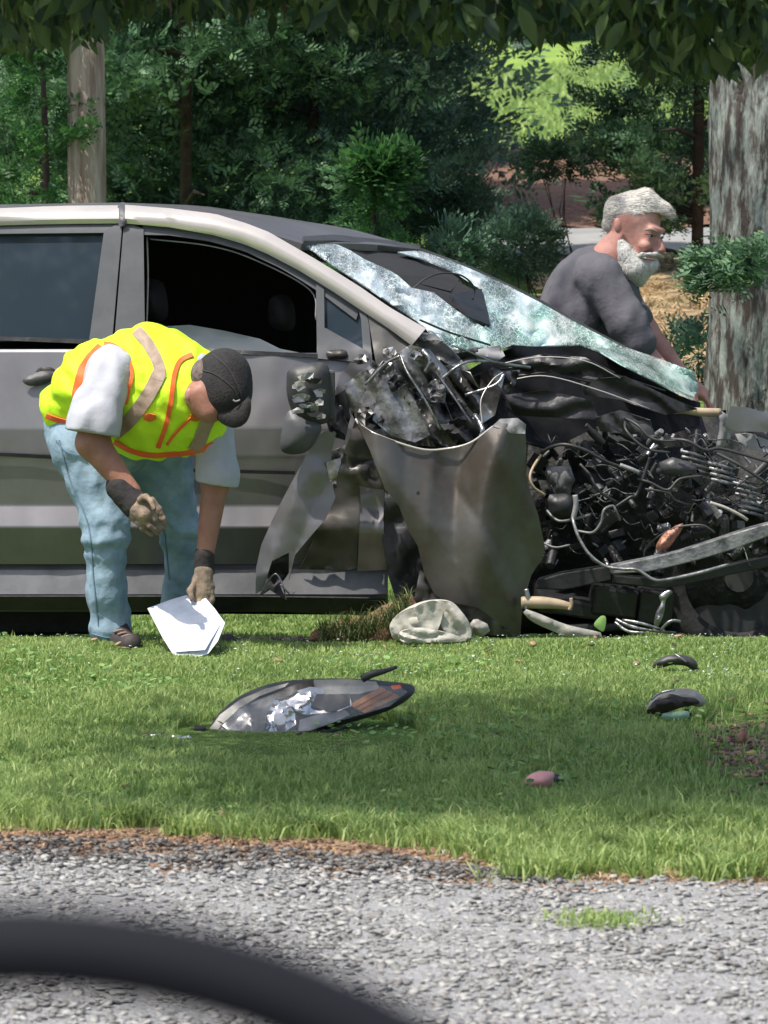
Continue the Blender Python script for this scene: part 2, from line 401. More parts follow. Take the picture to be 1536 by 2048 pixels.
def sdfbody(name, prims, m, parent, h=.007, k=.03, cut=None, fold=0, fsc=14, seed=0, pad=.03, loc=None, extra=None, fdir=(1, 1, 1)):
    """prims: ('c',a,b,ra,rb) or ('e',c,(rx,ry,rz),rot)"""
    lo = np.full(3, 1e9); hi = -lo
    for p in prims:
        pts = [np.array(p[1]), np.array(p[2])] if p[0] == 'c' else [np.array(p[1])]
        r = max(p[3], p[4]) if p[0] == 'c' else max(p[2])
        for q in pts: lo = np.minimum(lo, q - r - pad); hi = np.maximum(hi, q + r + pad)
    ax = [np.arange(lo[i], hi[i] + h, h) for i in range(3)]
    X = np.stack(np.meshgrid(*ax, indexing='ij'), -1)
    D = None
    for p in prims:
        d = cap_sdf(X, *p[1:]) if p[0] == 'c' else ell_sdf(X, *p[1:])
        D = d if D is None else smin(D, d, k)
    if fold:
        D = D + fold * fbm(X[..., 0] * fsc * fdir[0], X[..., 1] * fsc * fdir[1], X[..., 2] * fsc * fdir[2], seed, 2)
    if extra: D = extra(X, D)
    if cut:
        for (pt, nrm) in cut:          # keep the side where (x-pt).n < 0
            D = np.maximum(D, (X - np.array(pt)) @ np.array(Vector(nrm).normalized()))
    V, Q = nets(D, lo, h)
    return npm(name, V, Q, m, parent, True, None, loc)

# ------------------------------------------------------------ terrain
TY = [-400, 15.75, 16.0, 16.3, 16.7, 17.2, 19.3, 20.5, 24, 27, 30, 31, 33, 36, 45, 60, 80, 160, 400]
TZv = [0, 0, -.015, -.08, -.15, -.21, -.235, -.04, .75, .91, 1.04, 1.10, 1.26, 1.475, 1.74, 2.42, 3.3, 4.5, 5]
def tz(x, y):
    x = np.asarray(x, float); y = np.asarray(y, float)
    b = np.interp(y, TY, TZv)
    n = fbm(x * .9, y * .9, 0, 5) * .018 * np.clip((y - 10.5) / 1.5, 0, 1) + vn(x * .25, y * .25, 0, 8) * .25 * np.clip((y - 32) / 12, 0, 1)
    return b + n
def gp(px, py, lift=0):
    lo, hi = 5.0, 60.0
    for Y in np.arange(6, 60, .05):
        p = P(px, py, Y)
        if p.z <= float(tz(p.x, p.y)): return Vector((p.x, p.y, p.z + lift))
    return p
def grid(name, xs, ys, zf, m, kind='structure', mask=None, wob=0):
    X, Y = np.meshgrid(xs, ys); Z = zf(X, Y); V = np.stack([X, Y, Z], -1).reshape(-1, 3); nx = len(xs); ny = len(ys)
    a = np.arange(nx * ny).reshape(ny, nx)
    Q = np.stack([a[:-1, :-1], a[:-1, 1:], a[1:, 1:], a[1:, :-1]], -1).reshape(-1, 4)
    if mask is not None:
        c = V[Q].mean(1); Q = Q[mask(c[:, 0], c[:, 1])]
    o = npm(name, V, Q, m, None, True, kind); return o
def ground_mat():
    m = bpy.data.materials.new('ground'); m.use_nodes = True; t = m.node_tree; b = t.nodes['Principled BSDF']; N = t.nodes.new; L = t.links.new
    b.inputs['Roughness'].default_value = .95; b.inputs['Specular IOR Level'].default_value = .1
    g = N('ShaderNodeNewGeometry'); sx = N('ShaderNodeSeparateXYZ'); L(g.outputs['Position'], sx.inputs[0])
    n = N('ShaderNodeTexNoise'); n.inputs['Scale'].default_value = 2.2; n.inputs['Detail'].default_value = 8; L(g.outputs['Position'], n.inputs['Vector'])
    n2 = N('ShaderNodeTexNoise'); n2.inputs['Scale'].default_value = 45; n2.inputs['Detail'].default_value = 6; L(g.outputs['Position'], n2.inputs['Vector'])
    def ramp(src, a, b_, pa, pb):
        r = N('ShaderNodeValToRGB'); r.color_ramp.elements[0].position = pa; r.color_ramp.elements[1].position = pb
        r.color_ramp.elements[0].color = (*a, 1); r.color_ramp.elements[1].color = (*b_, 1); L(src, r.inputs[0]); return r.outputs[0]
    dirt = ramp(n2.outputs['Fac'], (.12, .075, .05), (.44, .29, .19), .3, .7)
    grn = ramp(n2.outputs['Fac'], (.06, .10, .025), (.15, .24, .06), .3, .7)
    far = ramp(n.outputs['Fac'], (.15, .25, .05), (.24, .34, .08), .35, .65)
    # y + noise -> dirt until ~11.3
    ma = N('ShaderNodeMath'); ma.operation = 'MULTIPLY_ADD'; ma.inputs[1].default_value = .9; L(n.outputs['Fac'], ma.inputs[0]); L(sx.outputs[1], ma.inputs[2])
    mr = N('ShaderNodeMapRange'); mr.inputs[1].default_value = 11.9; mr.inputs[2].default_value = 12.4; L(ma.outputs[0], mr.inputs[0])
    mx = N('ShaderNodeMix'); mx.data_type = 'RGBA'; L(mr.outputs[0], mx.inputs[0]); L(dirt, mx.inputs[6]); L(grn, mx.inputs[7])
    mr2 = N('ShaderNodeMapRange'); mr2.inputs[1].default_value = 33; mr2.inputs[2].default_value = 37; L(sx.outputs[1], mr2.inputs[0])
    mx2 = N('ShaderNodeMix'); mx2.data_type = 'RGBA'; L(mr2.outputs[0], mx2.inputs[0]); L(mx.outputs[2], mx2.inputs[6]); L(far, mx2.inputs[7])
    L(mx2.outputs[2], b.inputs['Base Color'])
    bp = N('ShaderNodeBump'); bp.inputs['Strength'].default_value = .7; bp.inputs['Distance'].default_value = .03; L(n2.outputs['Fac'], bp.inputs['Height']); L(bp.outputs[0], b.inputs['Normal'])
    return m
ys = np.r_[np.linspace(-400, 5, 12), np.arange(6, 11, .5), np.arange(11, 22, .12), np.arange(22, 40, .4), np.arange(40, 90, 2), np.linspace(95, 400, 12)]
xs = np.r_[-400, -200, -100, -50, -25, np.arange(-12, -3, 1), np.arange(-3, 3, .12), np.arange(3, 12, 1), 12, 25, 50, 100, 200, 400]
grid('ground', xs, ys, tz, ground_mat())
GR = mat('gravelbase', (.26, .26, .26), .9, c2=(.38, .38, .38), scale=55, bump=1, bscale=90)
def gmid(x): return np.interp(x, [-1.2, -.9, 0, .22, .4, 1.2], [11.62, 11.6, 11.32, 11.1, 10.82, 10.82])
def gedge(x): return np.interp(x, [-1.2, -.9, 0, .35, 1.2], [11.25, 11.22, 10.97, 10.70, 10.68]) + .06 * vn(x * 3, 0, 0, 3) + .05 * vn(x * 11, 0, 0, 4)
grid('gravel_shoulder', np.arange(-12, 12, .1), np.r_[np.arange(7.4, 9, .3), np.arange(9, 11.3, .05)], lambda X, Y: 0 * X + .006 + .004 * vn(X * 8, Y * 8, 0, 6), GR, mask=lambda x, y: y < gedge(x))
grid('road', np.array([-300, -12, 0, 12, 300.]), np.array([-3., 0, 3, 6, 7.6]), lambda X, Y: 0 * X + .012, mat('asphalt', (.05, .05, .052), .9, c2=(.075, .075, .075), scale=60, bump=.5, bscale=150))
grid('driveway', np.arange(.3, 16, .3), np.arange(28.0, 30.4, .2), lambda X, Y: tz(X, Y) + .03, mat('concrete', (.24, .24, .235), .85, c2=(.33, .33, .32), scale=3))
grid('mulch_bed', np.arange(.4, 16, .3), np.arange(30.4, 36.2, .25), lambda X, Y: tz(X, Y) + .04 + .04 * vn(X * 3, Y * 3, 0, 1), mat('mulch', (.12, .062, .038), .95, c2=(.27, .15, .095), scale=30, bump=1, bscale=40))
grid('straw_bank', np.arange(.8, 6, .2), np.arange(22.8, 28.0, .25), lambda X, Y: tz(X, Y) + .03 + .04 * vn(X * 4, Y * 4, 0, 1), mat('strawbank', (.30, .20, .10), .95, c2=(.50, .37, .21), scale=16, bump=1, bscale=35))

# ------------------------------------------------------------ grass, gravel
def blades(name, x, y, hgt, wid, m, lean=.5, z=None, kind='stuff', label=None):
    n = len(x); z = tz(x, y) if z is None else z
    an = NR.rand(n) * 6.283; ln = lean * hgt * NR.rand(n) ** .7; a2 = NR.rand(n) * 6.283
    dx, dy = np.cos(an) * ln, np.sin(an) * ln; wx, wy = np.cos(a2) * wid, np.sin(a2) * wid
    B = np.stack([x, y, z - .003], 1); W = np.stack([wx, wy, 0 * wx], 1)
    Mi = B + np.stack([dx * .35, dy * .35, hgt * .6], 1); T = B + np.stack([dx, dy, hgt * (1 - .3 * ln / (hgt + 1e-6))], 1)
    V = np.stack([B - W, B + W, Mi + W * .75, Mi - W * .75, T], 1).reshape(-1, 3)
    i = np.arange(n)[:, None] * 5
    Q = np.concatenate([i + np.array([[0, 1, 2]]), i + np.array([[0, 2, 3]]), i + np.array([[3, 2, 4]])])
    o = npm(name, V, Q, m, None, False, kind)
    if label: o['label'] = label
    return o
def instance_(Vp, Fp, pos, dirs, ups, sc):
    y = dirs / np.linalg.norm(dirs, axis=1)[:, None]; x = np.cross(y, ups); x /= np.linalg.norm(x, axis=1)[:, None] + 1e-9; z = np.cross(x, y)
    V = np.einsum('nij,vj->nvi', np.stack([x, y, z], -1), Vp) * sc[:, None, None] + pos[:, None]
    return V.reshape(-1, 3), (Fp[None] + (np.arange(len(pos)) * len(Vp))[:, None, None]).reshape(-1, Fp.shape[1])
def lawn_pts(n, y0, y1, marg):
    y = np.sqrt(NR.rand(n) * (y1 ** 2 - y0 ** 2) + y0 ** 2); x = (NR.rand(n) * 2 - 1) * (.08 * y + marg); return x, y
n = 430000
x, y = lawn_pts(n, 10.9, 16.25, .6)
edge = gmid(x) + .12 * vn(x * 2.2, y, 0, 21) + .16 * vn(x * 7, y * 3, 0, 22) + .08 * vn(x * 25, y * 12, 0, 23)
dens = np.clip((y - edge) / .22, 0, 1)
dens *= np.clip(1.25 - .9 * np.maximum(0, fbm(x * 4, y * 2.2, 0, 31) - .15), .25, 1)
pd = gp(1530, 1500); dens *= np.clip(np.hypot((x - pd.x) / .20, (y - pd.y) / 1.0) - .7 + .3 * vn(x * 9, y * 5, 0, 2), 0.05, 1)
pd2 = gp(1340, 1560); dens *= np.clip(np.hypot((x - pd2.x) / .13, (y - pd2.y) / .2), 0.25, 1)
hl = gp(600, 1478)
k = NR.rand(n) < dens; x, y = x[k], y[k]
hgt = (.020 + .026 * NR.rand(len(x))) * (1 + .42 * fbm(x * 4.5, y * 3, 0, 41)) * np.where(NR.rand(len(x)) < .02, 1.5, 1) * np.where(y < 12.2, 1.25, 1) * np.interp(y, [14, 15.2, 16.3], [1, .7, .5])
# grass is lower where the lamp and debris press on it
def press(px, py, rx, ry, f):
    global hgt
    c = gp(px, py); q = np.hypot((x - c.x) / rx, (y - c.y) / ry); hgt = hgt * np.where(q < 1, f, 1)
press(600, 1475, .36, .5, .15); press(250, 1310, .12, .3, .5); press(375, 1318, .14, .25, .5); press(860, 1285, .2, .25, .6); press(1345, 1425, .09, .3, .5); press(1085, 1580, .06, .25, .5); press(1350, 1335, .09, .3, .5)
blades('lawn_grass', x, y, hgt, .0016 + .0016 * NR.rand(len(x)), M['blade'], .8)
# taller tufts along the shoulder edge
tx = []; ty = []; th = []
for i in range(70):
    cx = R.uniform(-1.1, 1.1); cy = float(gmid(cx)) + R.uniform(-.05, .3); k = R.randint(40, 110)
    tx.append(cx + NR.randn(k) * .022); ty.append(cy + NR.randn(k) * .022); th.append(NR.rand(k) * .05 + .03)
for (px, py, q) in ((1090, 1765, 260), (1040, 1765, 120), (1440, 1765, 200), (1500, 1755, 160), (930, 1715, 120), (1190, 1745, 100), (1330, 1720, 200), (60, 1640, 200), (250, 1650, 200)):
    c = gp(px, py); tx.append(c.x + NR.randn(q) * .04); ty.append(c.y + NR.randn(q) * .03); th.append(NR.rand(q) * .07 + .03)
c = gp(1200, 1855); q = 500; tx.append(c.x + NR.randn(q) * .055); ty.append(c.y + NR.randn(q) * .045); th.append(NR.rand(q) * .03 + .016)
tx, ty, th = map(np.concatenate, (tx, ty, th))
blades('grass_tufts', tx, ty, th, .0018 + .0015 * NR.rand(len(tx)), M['blade'], 1.2)
# grass behind and under the car, and on the hill
n = 70000; x, y = lawn_pts(n, 16.2, 21.5, .4)
blades('rough_grass', x, y, .012 + .016 * NR.rand(n), .003 + .002 * NR.rand(n), M['blade'], .8)
n = 60000; x, y = lawn_pts(n, 36.5, 62, .6); k = x > -.2; x, y = x[k], y[k]
blades('hill_grass', x, y, .06 + .06 * NR.rand(len(x)), .012 + .008 * NR.rand(len(x)), M['blade'], .8)
n = 9000; x = NR.rand(n) * 3.6 + .9; y = 22.8 + NR.rand(n) * 5.1
blades('straw_litter', x, y, .03 + .08 * NR.rand(n), .006 + .004 * NR.rand(n), M['straw'], 3)
# dead stalks and roots in the dirt strip
n = 1100; x = (NR.rand(n) * 2 - 1) * 1.2; y = gedge(x) + (gmid(x) + .05 - gedge(x)) * NR.rand(n)
blades('dry_litter', x, y, .008 + .018 * NR.rand(n), .0015 + .0012 * NR.rand(n), M['straw'], 4)
# gravel stones
def stones(name, x, y, s, m, zoff=0.0, kind='stuff', flat=.55):
    t = (1 + 5 ** .5) / 2
    iv = np.array([(-1, t, 0), (1, t, 0), (-1, -t, 0), (1, -t, 0), (0, -1, t), (0, 1, t), (0, -1, -t), (0, 1, -t), (t, 0, -1), (t, 0, 1), (-t, 0, -1), (-t, 0, 1)], float); iv /= np.linalg.norm(iv[0])
    fc = np.array([(0, 11, 5), (0, 5, 1), (0, 1, 7), (0, 7, 10), (0, 10, 11), (1, 5, 9), (5, 11, 4), (11, 10, 2), (10, 7, 6), (7, 1, 8), (3, 9, 4), (3, 4, 2), (3, 2, 6), (3, 6, 8), (3, 8, 9), (4, 9, 5), (2, 4, 11), (6, 2, 10), (8, 6, 7), (9, 8, 1)])
    n = len(x); V = iv[None] * (1 + .35 * (NR.rand(n, 12, 1) - .5)) + .2 * (NR.rand(n, 12, 3) - .5)
    V = V * np.stack([1 + .6 * NR.rand(n), .7 + .5 * NR.rand(n), flat * (.7 + .6 * NR.rand(n))], 1)[:, None]
    a = NR.rand(n) * 6.283; b = (NR.rand(n) - .5) * 1.0; ca, sa, cb, sb = np.cos(a), np.sin(a), np.cos(b), np.sin(b)
    X_, Z_ = V[..., 0] * cb[:, None] - V[..., 2] * sb[:, None], V[..., 0] * sb[:, None] + V[..., 2] * cb[:, None]
    Y_ = V[..., 1]; X2 = X_ * ca[:, None] - Y_ * sa[:, None]; Y2 = X_ * sa[:, None] + Y_ * ca[:, None]
    W = np.stack([X2, Y2, Z_], -1) * s[:, None, None] * .5 + np.stack([x, y, tz(x, y) + zoff + s * .12], 1)[:, None]
    Q = (fc[None] + (np.arange(n) * 12)[:, None, None]).reshape(-1, 3)
    return npm(name, W.reshape(-1, 3), Q, m, None, False, kind)
GS = leafmat('stonem', (.20, .193, .18), (.385, .375, .355), 0, 30)
GS.node_tree.nodes['Mix Shader'].inputs[0].default_value = 0; 
n = 36000; x = (NR.rand(n) * 2 - 1) * 1.7; y = 8.7 + NR.rand(n) * 2.4
ge = gedge(x); keep = (y < ge + .05 * NR.randn(n)) | (NR.rand(n) < .12 * np.clip(1 - (y - ge) / .25, 0, 1)); x, y = x[keep], y[keep]
stones('gravel', x, y, .005 + .020 * NR.rand(len(x)) ** 3, GS, .006, flat=.35)
k = (x < .2) & (y > gedge(x) - .22); 
n = 1900; x = NR.rand(n) * 1.7 - 1.3; y = gedge(x) + .10 - .45 * NR.rand(n) ** 1.3 * np.interp(x, [-1.2, -.5, .3], [1, .7, .3])
stones('dark_grit', x, y, .006 + .015 * NR.rand(n) ** 2, leafmat('gritm', (.06, .056, .052), (.20, .19, .175), 0, 20), .010, flat=.5)
n = 3600; x = (NR.rand(n) * 2 - 1) * 1.2; y = gedge(x) - .14 + (gmid(x) + .15 - gedge(x)) * NR.rand(n)
SD = leafmat('clodm', (.09, .055, .036), (.30, .185, .12), 0, 20); 
stones('dirt_clods', x, y, .005 + .016 * NR.rand(n) ** 2, SD, 0)

n = 1100; stones('bare_earth_lumps', pd.x + .11 * NR.randn(n), pd.y + .40 * NR.randn(n), .006 + .018 * NR.rand(n) ** 2, SD, 0)
n = 130; x, y = lawn_pts(n, 11.6, 15.8, .1)
stones('lawn_litter', x, y, .008 + .022 * NR.rand(n) ** 1.5, leafmat('litter', (.03, .02, .015), (.32, .22, .12), 0, 20), .018, flat=.25)
n = 500; x, y = lawn_pts(n, 14.6, 16.2, .1); stones('glass_crumbs', x, y, .003 + .007 * NR.rand(n) ** 2, leafmat('crumb', (.3, .45, .42), (.75, .85, .84), 0, 30), .022, flat=.4)
# broad-leaved weeds and clover among the grass
WV = np.array([(0, 0, 0), (.35, .35, .04), (.3, .8, .05), (0, 1, 0), (-.3, .8, .05), (-.35, .35, .04)]); WF_ = np.array([(0, 1, 2), (0, 2, 3), (0, 3, 4), (0, 4, 5)])
n = 5200; x, y = lawn_pts(n, 11.5, 15.8, .15); kk = fbm(x * 2.2, y * 1.6, 0, 77) > .28; x, y = x[kk], y[kk]; n = len(x)
an_ = NR.rand(n) * 6.283
V, Q = instance_(WV, WF_, np.stack([x, y, tz(x, y) + .015 + .02 * NR.rand(n)], 1), np.stack([np.cos(an_), np.sin(an_), .25 + 0 * x], 1), np.array([0, 0, 1]) + .25 * NR.randn(n, 3), .012 + .016 * NR.rand(n))
npm('clover_leaves', V, Q, leafmat('clov', (.10, .22, .06), (.26, .42, .14), .3, 4), None, False, 'stuff')
# ------------------------------------------------------------ foliage
def spray_proto(nl, L, wl):
    """flat fern-like spray of a cypress: little leaflets along a stem"""
    V = []; Fc = []
    for i in range(nl):
        t = (i + .6) / nl; s = -1 if i % 2 else 1; ll = L * .42 * (1.05 - t) + .12 * L
        b = np.array([0, t * L * .85, -.18 * L * t * t]); d = np.array([s * .72, .68, .10]); d /= np.linalg.norm(d)
        if i == nl - 1: d = np.array([0, 1, -.1])
        q = np.array([-d[1], d[0], 0.]) * wl * (1.15 - .5 * t)
        k = len(V); V += [b, b + d * ll * .55 + q, b + d * ll, b + d * ll * .55 - q]; Fc.append((k, k + 1, k + 2, k + 3))
    return np.array(V), np.array(Fc)
def instance(Vp, Fp, pos, dirs, ups, sc):
    y = dirs / np.linalg.norm(dirs, axis=1)[:, None]; x = np.cross(y, ups); x /= np.linalg.norm(x, axis=1)[:, None] + 1e-9; z = np.cross(x, y)
    Rm = np.stack([x, y, z], -1)
    V = np.einsum('nij,vj->nvi', Rm, Vp) * sc[:, None, None] + pos[:, None]
    Q = (Fp[None] + (np.arange(len(pos)) * len(Vp))[:, None, None]).reshape(-1, Fp.shape[1]); return V.reshape(-1, 3), Q
SPV, SPF = spray_proto(7, 1.0, .085)
def conifer_crown(h, rad, z0, nb, ns, seed, sl=.22):
    """branches arranged round a trunk, sprays along the outer part of each branch; finer where the crown is near eye level"""
    r = np.random.RandomState(seed); P_, D_, U_, S_ = [], [], [], []
    hz = min(h, 3.3)
    for b in range(nb):
        fine = b < nb * .78
        z = (z0 + (hz - z0) * (b + r.rand()) / (nb * .78)) if fine else hz + (h - hz) * (b - nb * .78 + r.rand()) / (nb * .22)
        z = min(z, h * .99); t = max(0, (z - z0) / (h - z0)); a = r.rand() * 6.283
        L = rad * (1 - t) ** .6 * (.6 + .6 * r.rand()) + .06
        d = np.array([math.cos(a), math.sin(a), .22 + .2 * r.randn()])
        k = ns; u = .25 + .8 * r.rand(k) ** .6
        p = np.array([0, 0, z]) + d * (L * u)[:, None] + r.randn(k, 3) * np.array([.17, .17, .10]) * (L * .5 + .1)
        p[:, 2] -= .10 * L * u ** 2
        dd = d * .7 + r.randn(k, 3) * .5 + np.array([0, 0, .25])
        P_.append(p); D_.append(dd); U_.append(np.array([0, 0, 1]) + r.randn(k, 3) * .7); S_.append(sl * (.5 + .8 * r.rand(k)) * (1 if fine else 2.2))
    return [np.concatenate(q) for q in (P_, D_, U_, S_)]
def conifer(name, label, px, Y, h, rad, z0, nb, ns, m, seed, sl=.22, group=None, trunk=.035):
    c = P(px, 300, Y); z = float(tz(c.x, Y)); t = thing(name, label, 'tree', (c.x, Y, z), group)
    p, d, u, s = conifer_crown(h, rad, z0, nb, ns, seed, sl)
    V, Q = instance(SPV, SPF, p + np.array([c.x, Y, z]), d, u, s)
    npm('crown', V, Q, m, t, False)
    b = MB(); b.tube([(c.x, Y, z - .1), (c.x + .02, Y, z + h * .5), (c.x, Y, z + h * .97)], [trunk, trunk * .6, .01], 9)
    r = np.random.RandomState(seed + 5)
    for i in range(26):
        zz = z + z0 * .3 + (h - z0) * .75 * r.rand(); a = r.rand() * 6.28; L = rad * .7 * (1 - (zz - z) / h)
        b.tube([(c.x, Y, zz), (c.x + math.cos(a) * L * .5, Y + math.sin(a) * L * .5, zz + .12 * L), (c.x + math.cos(a) * L, Y + math.sin(a) * L, zz + .1 * L)], [.018, .012, .004], 5)
    b.build('trunk', M['barkdark'], t, True)
    return t
conifer('cypress_tree', 'dark green cypress at the far left behind the wooden pole', 10, 26.5, 6.2, 1.05, .1, 150, 105, M['con1'], 1, .115)
conifer('cypress_tree', 'full green cypress just right of the wooden pole', 370, 25.2, 6.0, 1.05, .55, 150, 115, M['con1'], 2, .115)
conifer('cypress_tree', 'shaded blue-green cypress behind the car roof, left of the grassy gap', 625, 26.0, 6.4, .74, .25, 150, 105, M['con2'], 3, .115)
conifer('cypress_tree', 'dark cypress leaning over the left edge of the grassy gap', 800, 27.5, 4.6, .44, .1, 100, 80, M['con2'], 4, .115)
conifer('cypress_tree', 'green cypress between the grassy gap and the lichened trunk', 1395, 26.5, 6.0, .55, .2, 140, 105, M['con1'], 6, .11)
conifer('cypress_tree', 'cypress behind the lichened trunk at the right edge', 1640, 28.0, 6.5, 1.0, .2, 100, 60, M['con2'], 7, .15)
for i, (px, Y, rd, lb) in enumerate(((190, 31, 1.5, 'far dark cypress filling the gap behind the wooden pole'), (500, 31, 1.5, 'far dark cypress behind the two green ones right of the pole'), (735, 35, .5, 'far dark cypress at the top left beside the grassy gap'))):
    conifer('cypress_tree', lb, px, Y, 7.5, rd, .1, 120, 75, M['con2'], 20 + i, .24)
for i, (px, lb) in enumerate(((930, 'distant dark tree on the hilltop, left one above the grassy gap'), (1085, 'distant dark tree on the hilltop, middle one above the grassy gap'), (1240, 'distant dark tree on the hilltop, right one above the grassy gap'))):
    conifer('distant_tree', lb, px, 74 + 3 * i, 11, 1.5, .0, 60, 60, M['con2'], 50 + i, .5, group='trees on the hilltop')
conifer('young_cypress', 'small bright green young cypress just above the windscreen', 745, 21.0, 1.46, .17, .70, 46, 34, M['con3'], 9, .075, trunk=.03)
conifer('young_cypress', 'low bright cypress sprig at the left edge below the dark cypress', 85, 23.0, 1.72, .28, .4, 60, 40, M['con3'], 10, .08, trunk=.03)
def shrub(name, label, px, py, Y, r, m, n, seed, sl=.16):
    c = P(px, py, Y); rr = np.random.RandomState(seed)
    d = rr.randn(n, 3); d /= np.linalg.norm(d, axis=1)[:, None]; u = rr.rand(n) ** .4
    p = d * u[:, None] * np.array(r) + np.array([c.x, Y, c.z]); zg = float(tz(c.x, Y))
    t = thing(name, label, 'shrub', (c.x, Y, zg))
    V, Q = instance(SPV, SPF, p, d + np.array([0, 0, .3]) + .4 * rr.randn(n, 3), np.array([0, 0, 1]) + rr.randn(n, 3) * .5, sl * (.5 + .8 * rr.rand(n)))
    npm('foliage', V, Q, m, t, False)
    b = MB()
    for k in range(5):
        q = p[rr.randint(n)]; b.tube([(c.x + .03 * k, Y, zg - .05), (c.x + (q[0] - c.x) * .3 + .04 * math.sin(k * 3), Y, zg + (q[2] - zg) * .55), q], [.004, .003, .0015], 5)
    b.build('stem', M['barkdark'], t, True)
shrub('evergreen_shrub', 'dark green shrub in front of the grey driveway, left of the bearded man', 1045, 490, 25, (.20, .2, .17), M['con2'], 900, 1, .09)
shrub('evergreen_shrub', 'low evergreen sprigs hanging beside the mulch above the bearded man', 1120, 320, 27, (.26, .2, .09), M['con1'], 500, 2, .09)
shrub('evergreen_shrub', 'thin shrub rising behind the far end of the windscreen top', 905, 500, 21, (.09, .1, .09), M['con2'], 120, 4, .13)
shrub('evergreen_shrub', 'dark shrub at the foot of the mulch bank, left of the driveway', 900, 430, 26, (.25, .2, .2), M['con2'], 900, 5, .09)
shrub('evergreen_shrub', 'low dark shrub beside the straw bank, right of the bearded man', 1400, 700, 20.5, (.16, .2, .09), M['con2'], 260, 6, .10)

# the wooden pole
c = P(174, 300, 23.0); zb = float(tz(c.x, 23))
polem = mat('polewood', (.24, .17, .13), .9, c2=(.52, .43, .36), scale=7, bump=.8, bscale=30)
for nd in polem.node_tree.nodes:
    if nd.type == 'TEX_NOISE':
        mp = polem.node_tree.nodes.new('ShaderNodeMapping'); mp.inputs['Scale'].default_value = (4, 4, .35)
        src = nd.inputs['Vector'].links[0].from_socket; polem.node_tree.links.new(src, mp.inputs[0]); polem.node_tree.links.new(mp.outputs[0], nd.inputs['Vector'])
zz = np.arange(zb - .2, 8, .08); an = np.linspace(0, 6.283, 40, endpoint=False); V = []
for z_ in zz:
    r_ = .094 - .003 * (z_ - zb)
    rr = r_ * (1 + .05 * vn(np.cos(an) * 3, np.sin(an) * 3, z_ * .6, 2) + .03 * vn(an * 5, 0, z_ * .8, 9))
    V.append(np.stack([c.x + .012 * (z_ - 1.5) * -.5 + rr * np.cos(an), 23 + rr * np.sin(an), 0 * an + z_], 1))
V = np.concatenate(V); m_ = 40; nz = len(zz)
Q = np.array([(i * m_ + j, i * m_ + (j + 1) % m_, (i + 1) * m_ + (j + 1) % m_, (i + 1) * m_ + j) for i in range(nz - 1) for j in range(m_)])
tag(npm('utility_pole', V, Q, polem, None, True, None, (c.x, 23, zb)), 'weathered round wooden pole standing behind the car roof at left', 'pole')

# big tree: lichened trunk at right, low branch hanging over the lawn
tx_ = P(1538, 500, 19.6).x; tb = float(tz(tx_, 19.6))
tree = thing('shade_tree', 'large tree with lichened grey trunk at right, its low leafy branch hanging across the top', 'tree', (tx_, 19.6, tb))
zz = np.r_[tb - .2, np.arange(tb, 7.5, .045)]; an = np.linspace(0, 6.283, 110, endpoint=False); V = []
for z_ in zz:
    fl = .10 * math.exp(-max(0, z_ - tb) * 1.6)
    fiss = np.abs(vn(an * 5.2, 0, z_ * 1.6 + 2 * vn(an * 2, 0, z_ * 3, 1), 3)) ; fiss = np.minimum(fiss * 3, 1) * .022
    rr = (.235 - .012 * z_ + fl) * (1 + .06 * vn(np.cos(an) * 2, np.sin(an) * 2, z_, 2)) + fiss + .006 * vn(an * 14, 0, z_ * 20, 7)
    V.append(np.stack([tx_ + rr * np.cos(an), 19.6 + rr * np.sin(an), 0 * an + z_], 1))
V = np.concatenate(V); m_ = 110; nz = len(zz)
Q = np.array([(i * m_ + j, i * m_ + (j + 1) % m_, (i + 1) * m_ + (j + 1) % m_, (i + 1) * m_ + j) for i in range(nz - 1) for j in range(m_)])
npm('trunk', V, Q, M['bark'], tree)
b = MB()
limbs = [[(tx_, 19.6, 4.2), (1.2, 16.5, 4.6), (.6, 13.5, 4.1), (-.2, 11.5, 3.3)], [(tx_, 19.6, 5), (2.5, 15, 5.6), (1.5, 11.5, 5.0), (.6, 9.5, 4.6)],
         [(.9, 15, 4.4), (1.2, 13, 3.8), (1.0, 11.9, 2.9), (.9, 11.6, 2.3)], [(tx_, 19.6, 5.5), (-1, 18, 6.5), (-2.6, 16, 6.6)], [(tx_, 19.6, 6), (4, 20, 7.5), (6, 19, 8)],
         [(-.2, 11.5, 3.3), (-.6, 11.7, 2.8), (-.9, 11.8, 2.3)], [(tx_, 19.6, 6.8), (1, 21, 8.5), (0, 23, 9)]]
for l in limbs:
    pts = catmull(l, 6); b.tube(pts, np.linspace(.09, .018, len(pts)), 8)
b.build('limb', M['barkdark'], tree, True)
b = MB()
for i in range(70):
    a_ = R.uniform(-150, 1680); Y_ = R.uniform(11.3, 12.7); q_ = R.uniform(-60, 70)
    b.tube(catmull([P(a_ + q_, -260, Y_), P(a_ + q_ * .4, -120, Y_), P(a_, R.uniform(10, 85), Y_)], 4), np.linspace(.006, .0018, 9), 5)
b.build('twig', M['barkdark'], tree, True, kind='stuff')
rr_ = np.random.RandomState(3); n = 520; q_ = np.stack([rr_.uniform(1385, 1545, n), 535 + 26 * rr_.randn(n)], 1); q_[:, 1] += .12 * (1545 - q_[:, 0]) - 10
pos_ = np.array([P(a_, b_, 18.95 + .1 * c_) for (a_, b_), c_ in zip(q_, rr_.randn(n))])
V, Q = instance(SPV, SPF, pos_, np.stack([-1 + .5 * rr_.randn(n), .4 * rr_.randn(n), .1 + .5 * rr_.randn(n)], 1), np.array([0, 0, 1]) + .5 * rr_.randn(n, 3), .085 * (.5 + .8 * rr_.rand(n)))
npm('side_shoots', V, Q, M['con1'], tree, False)
b = MB()
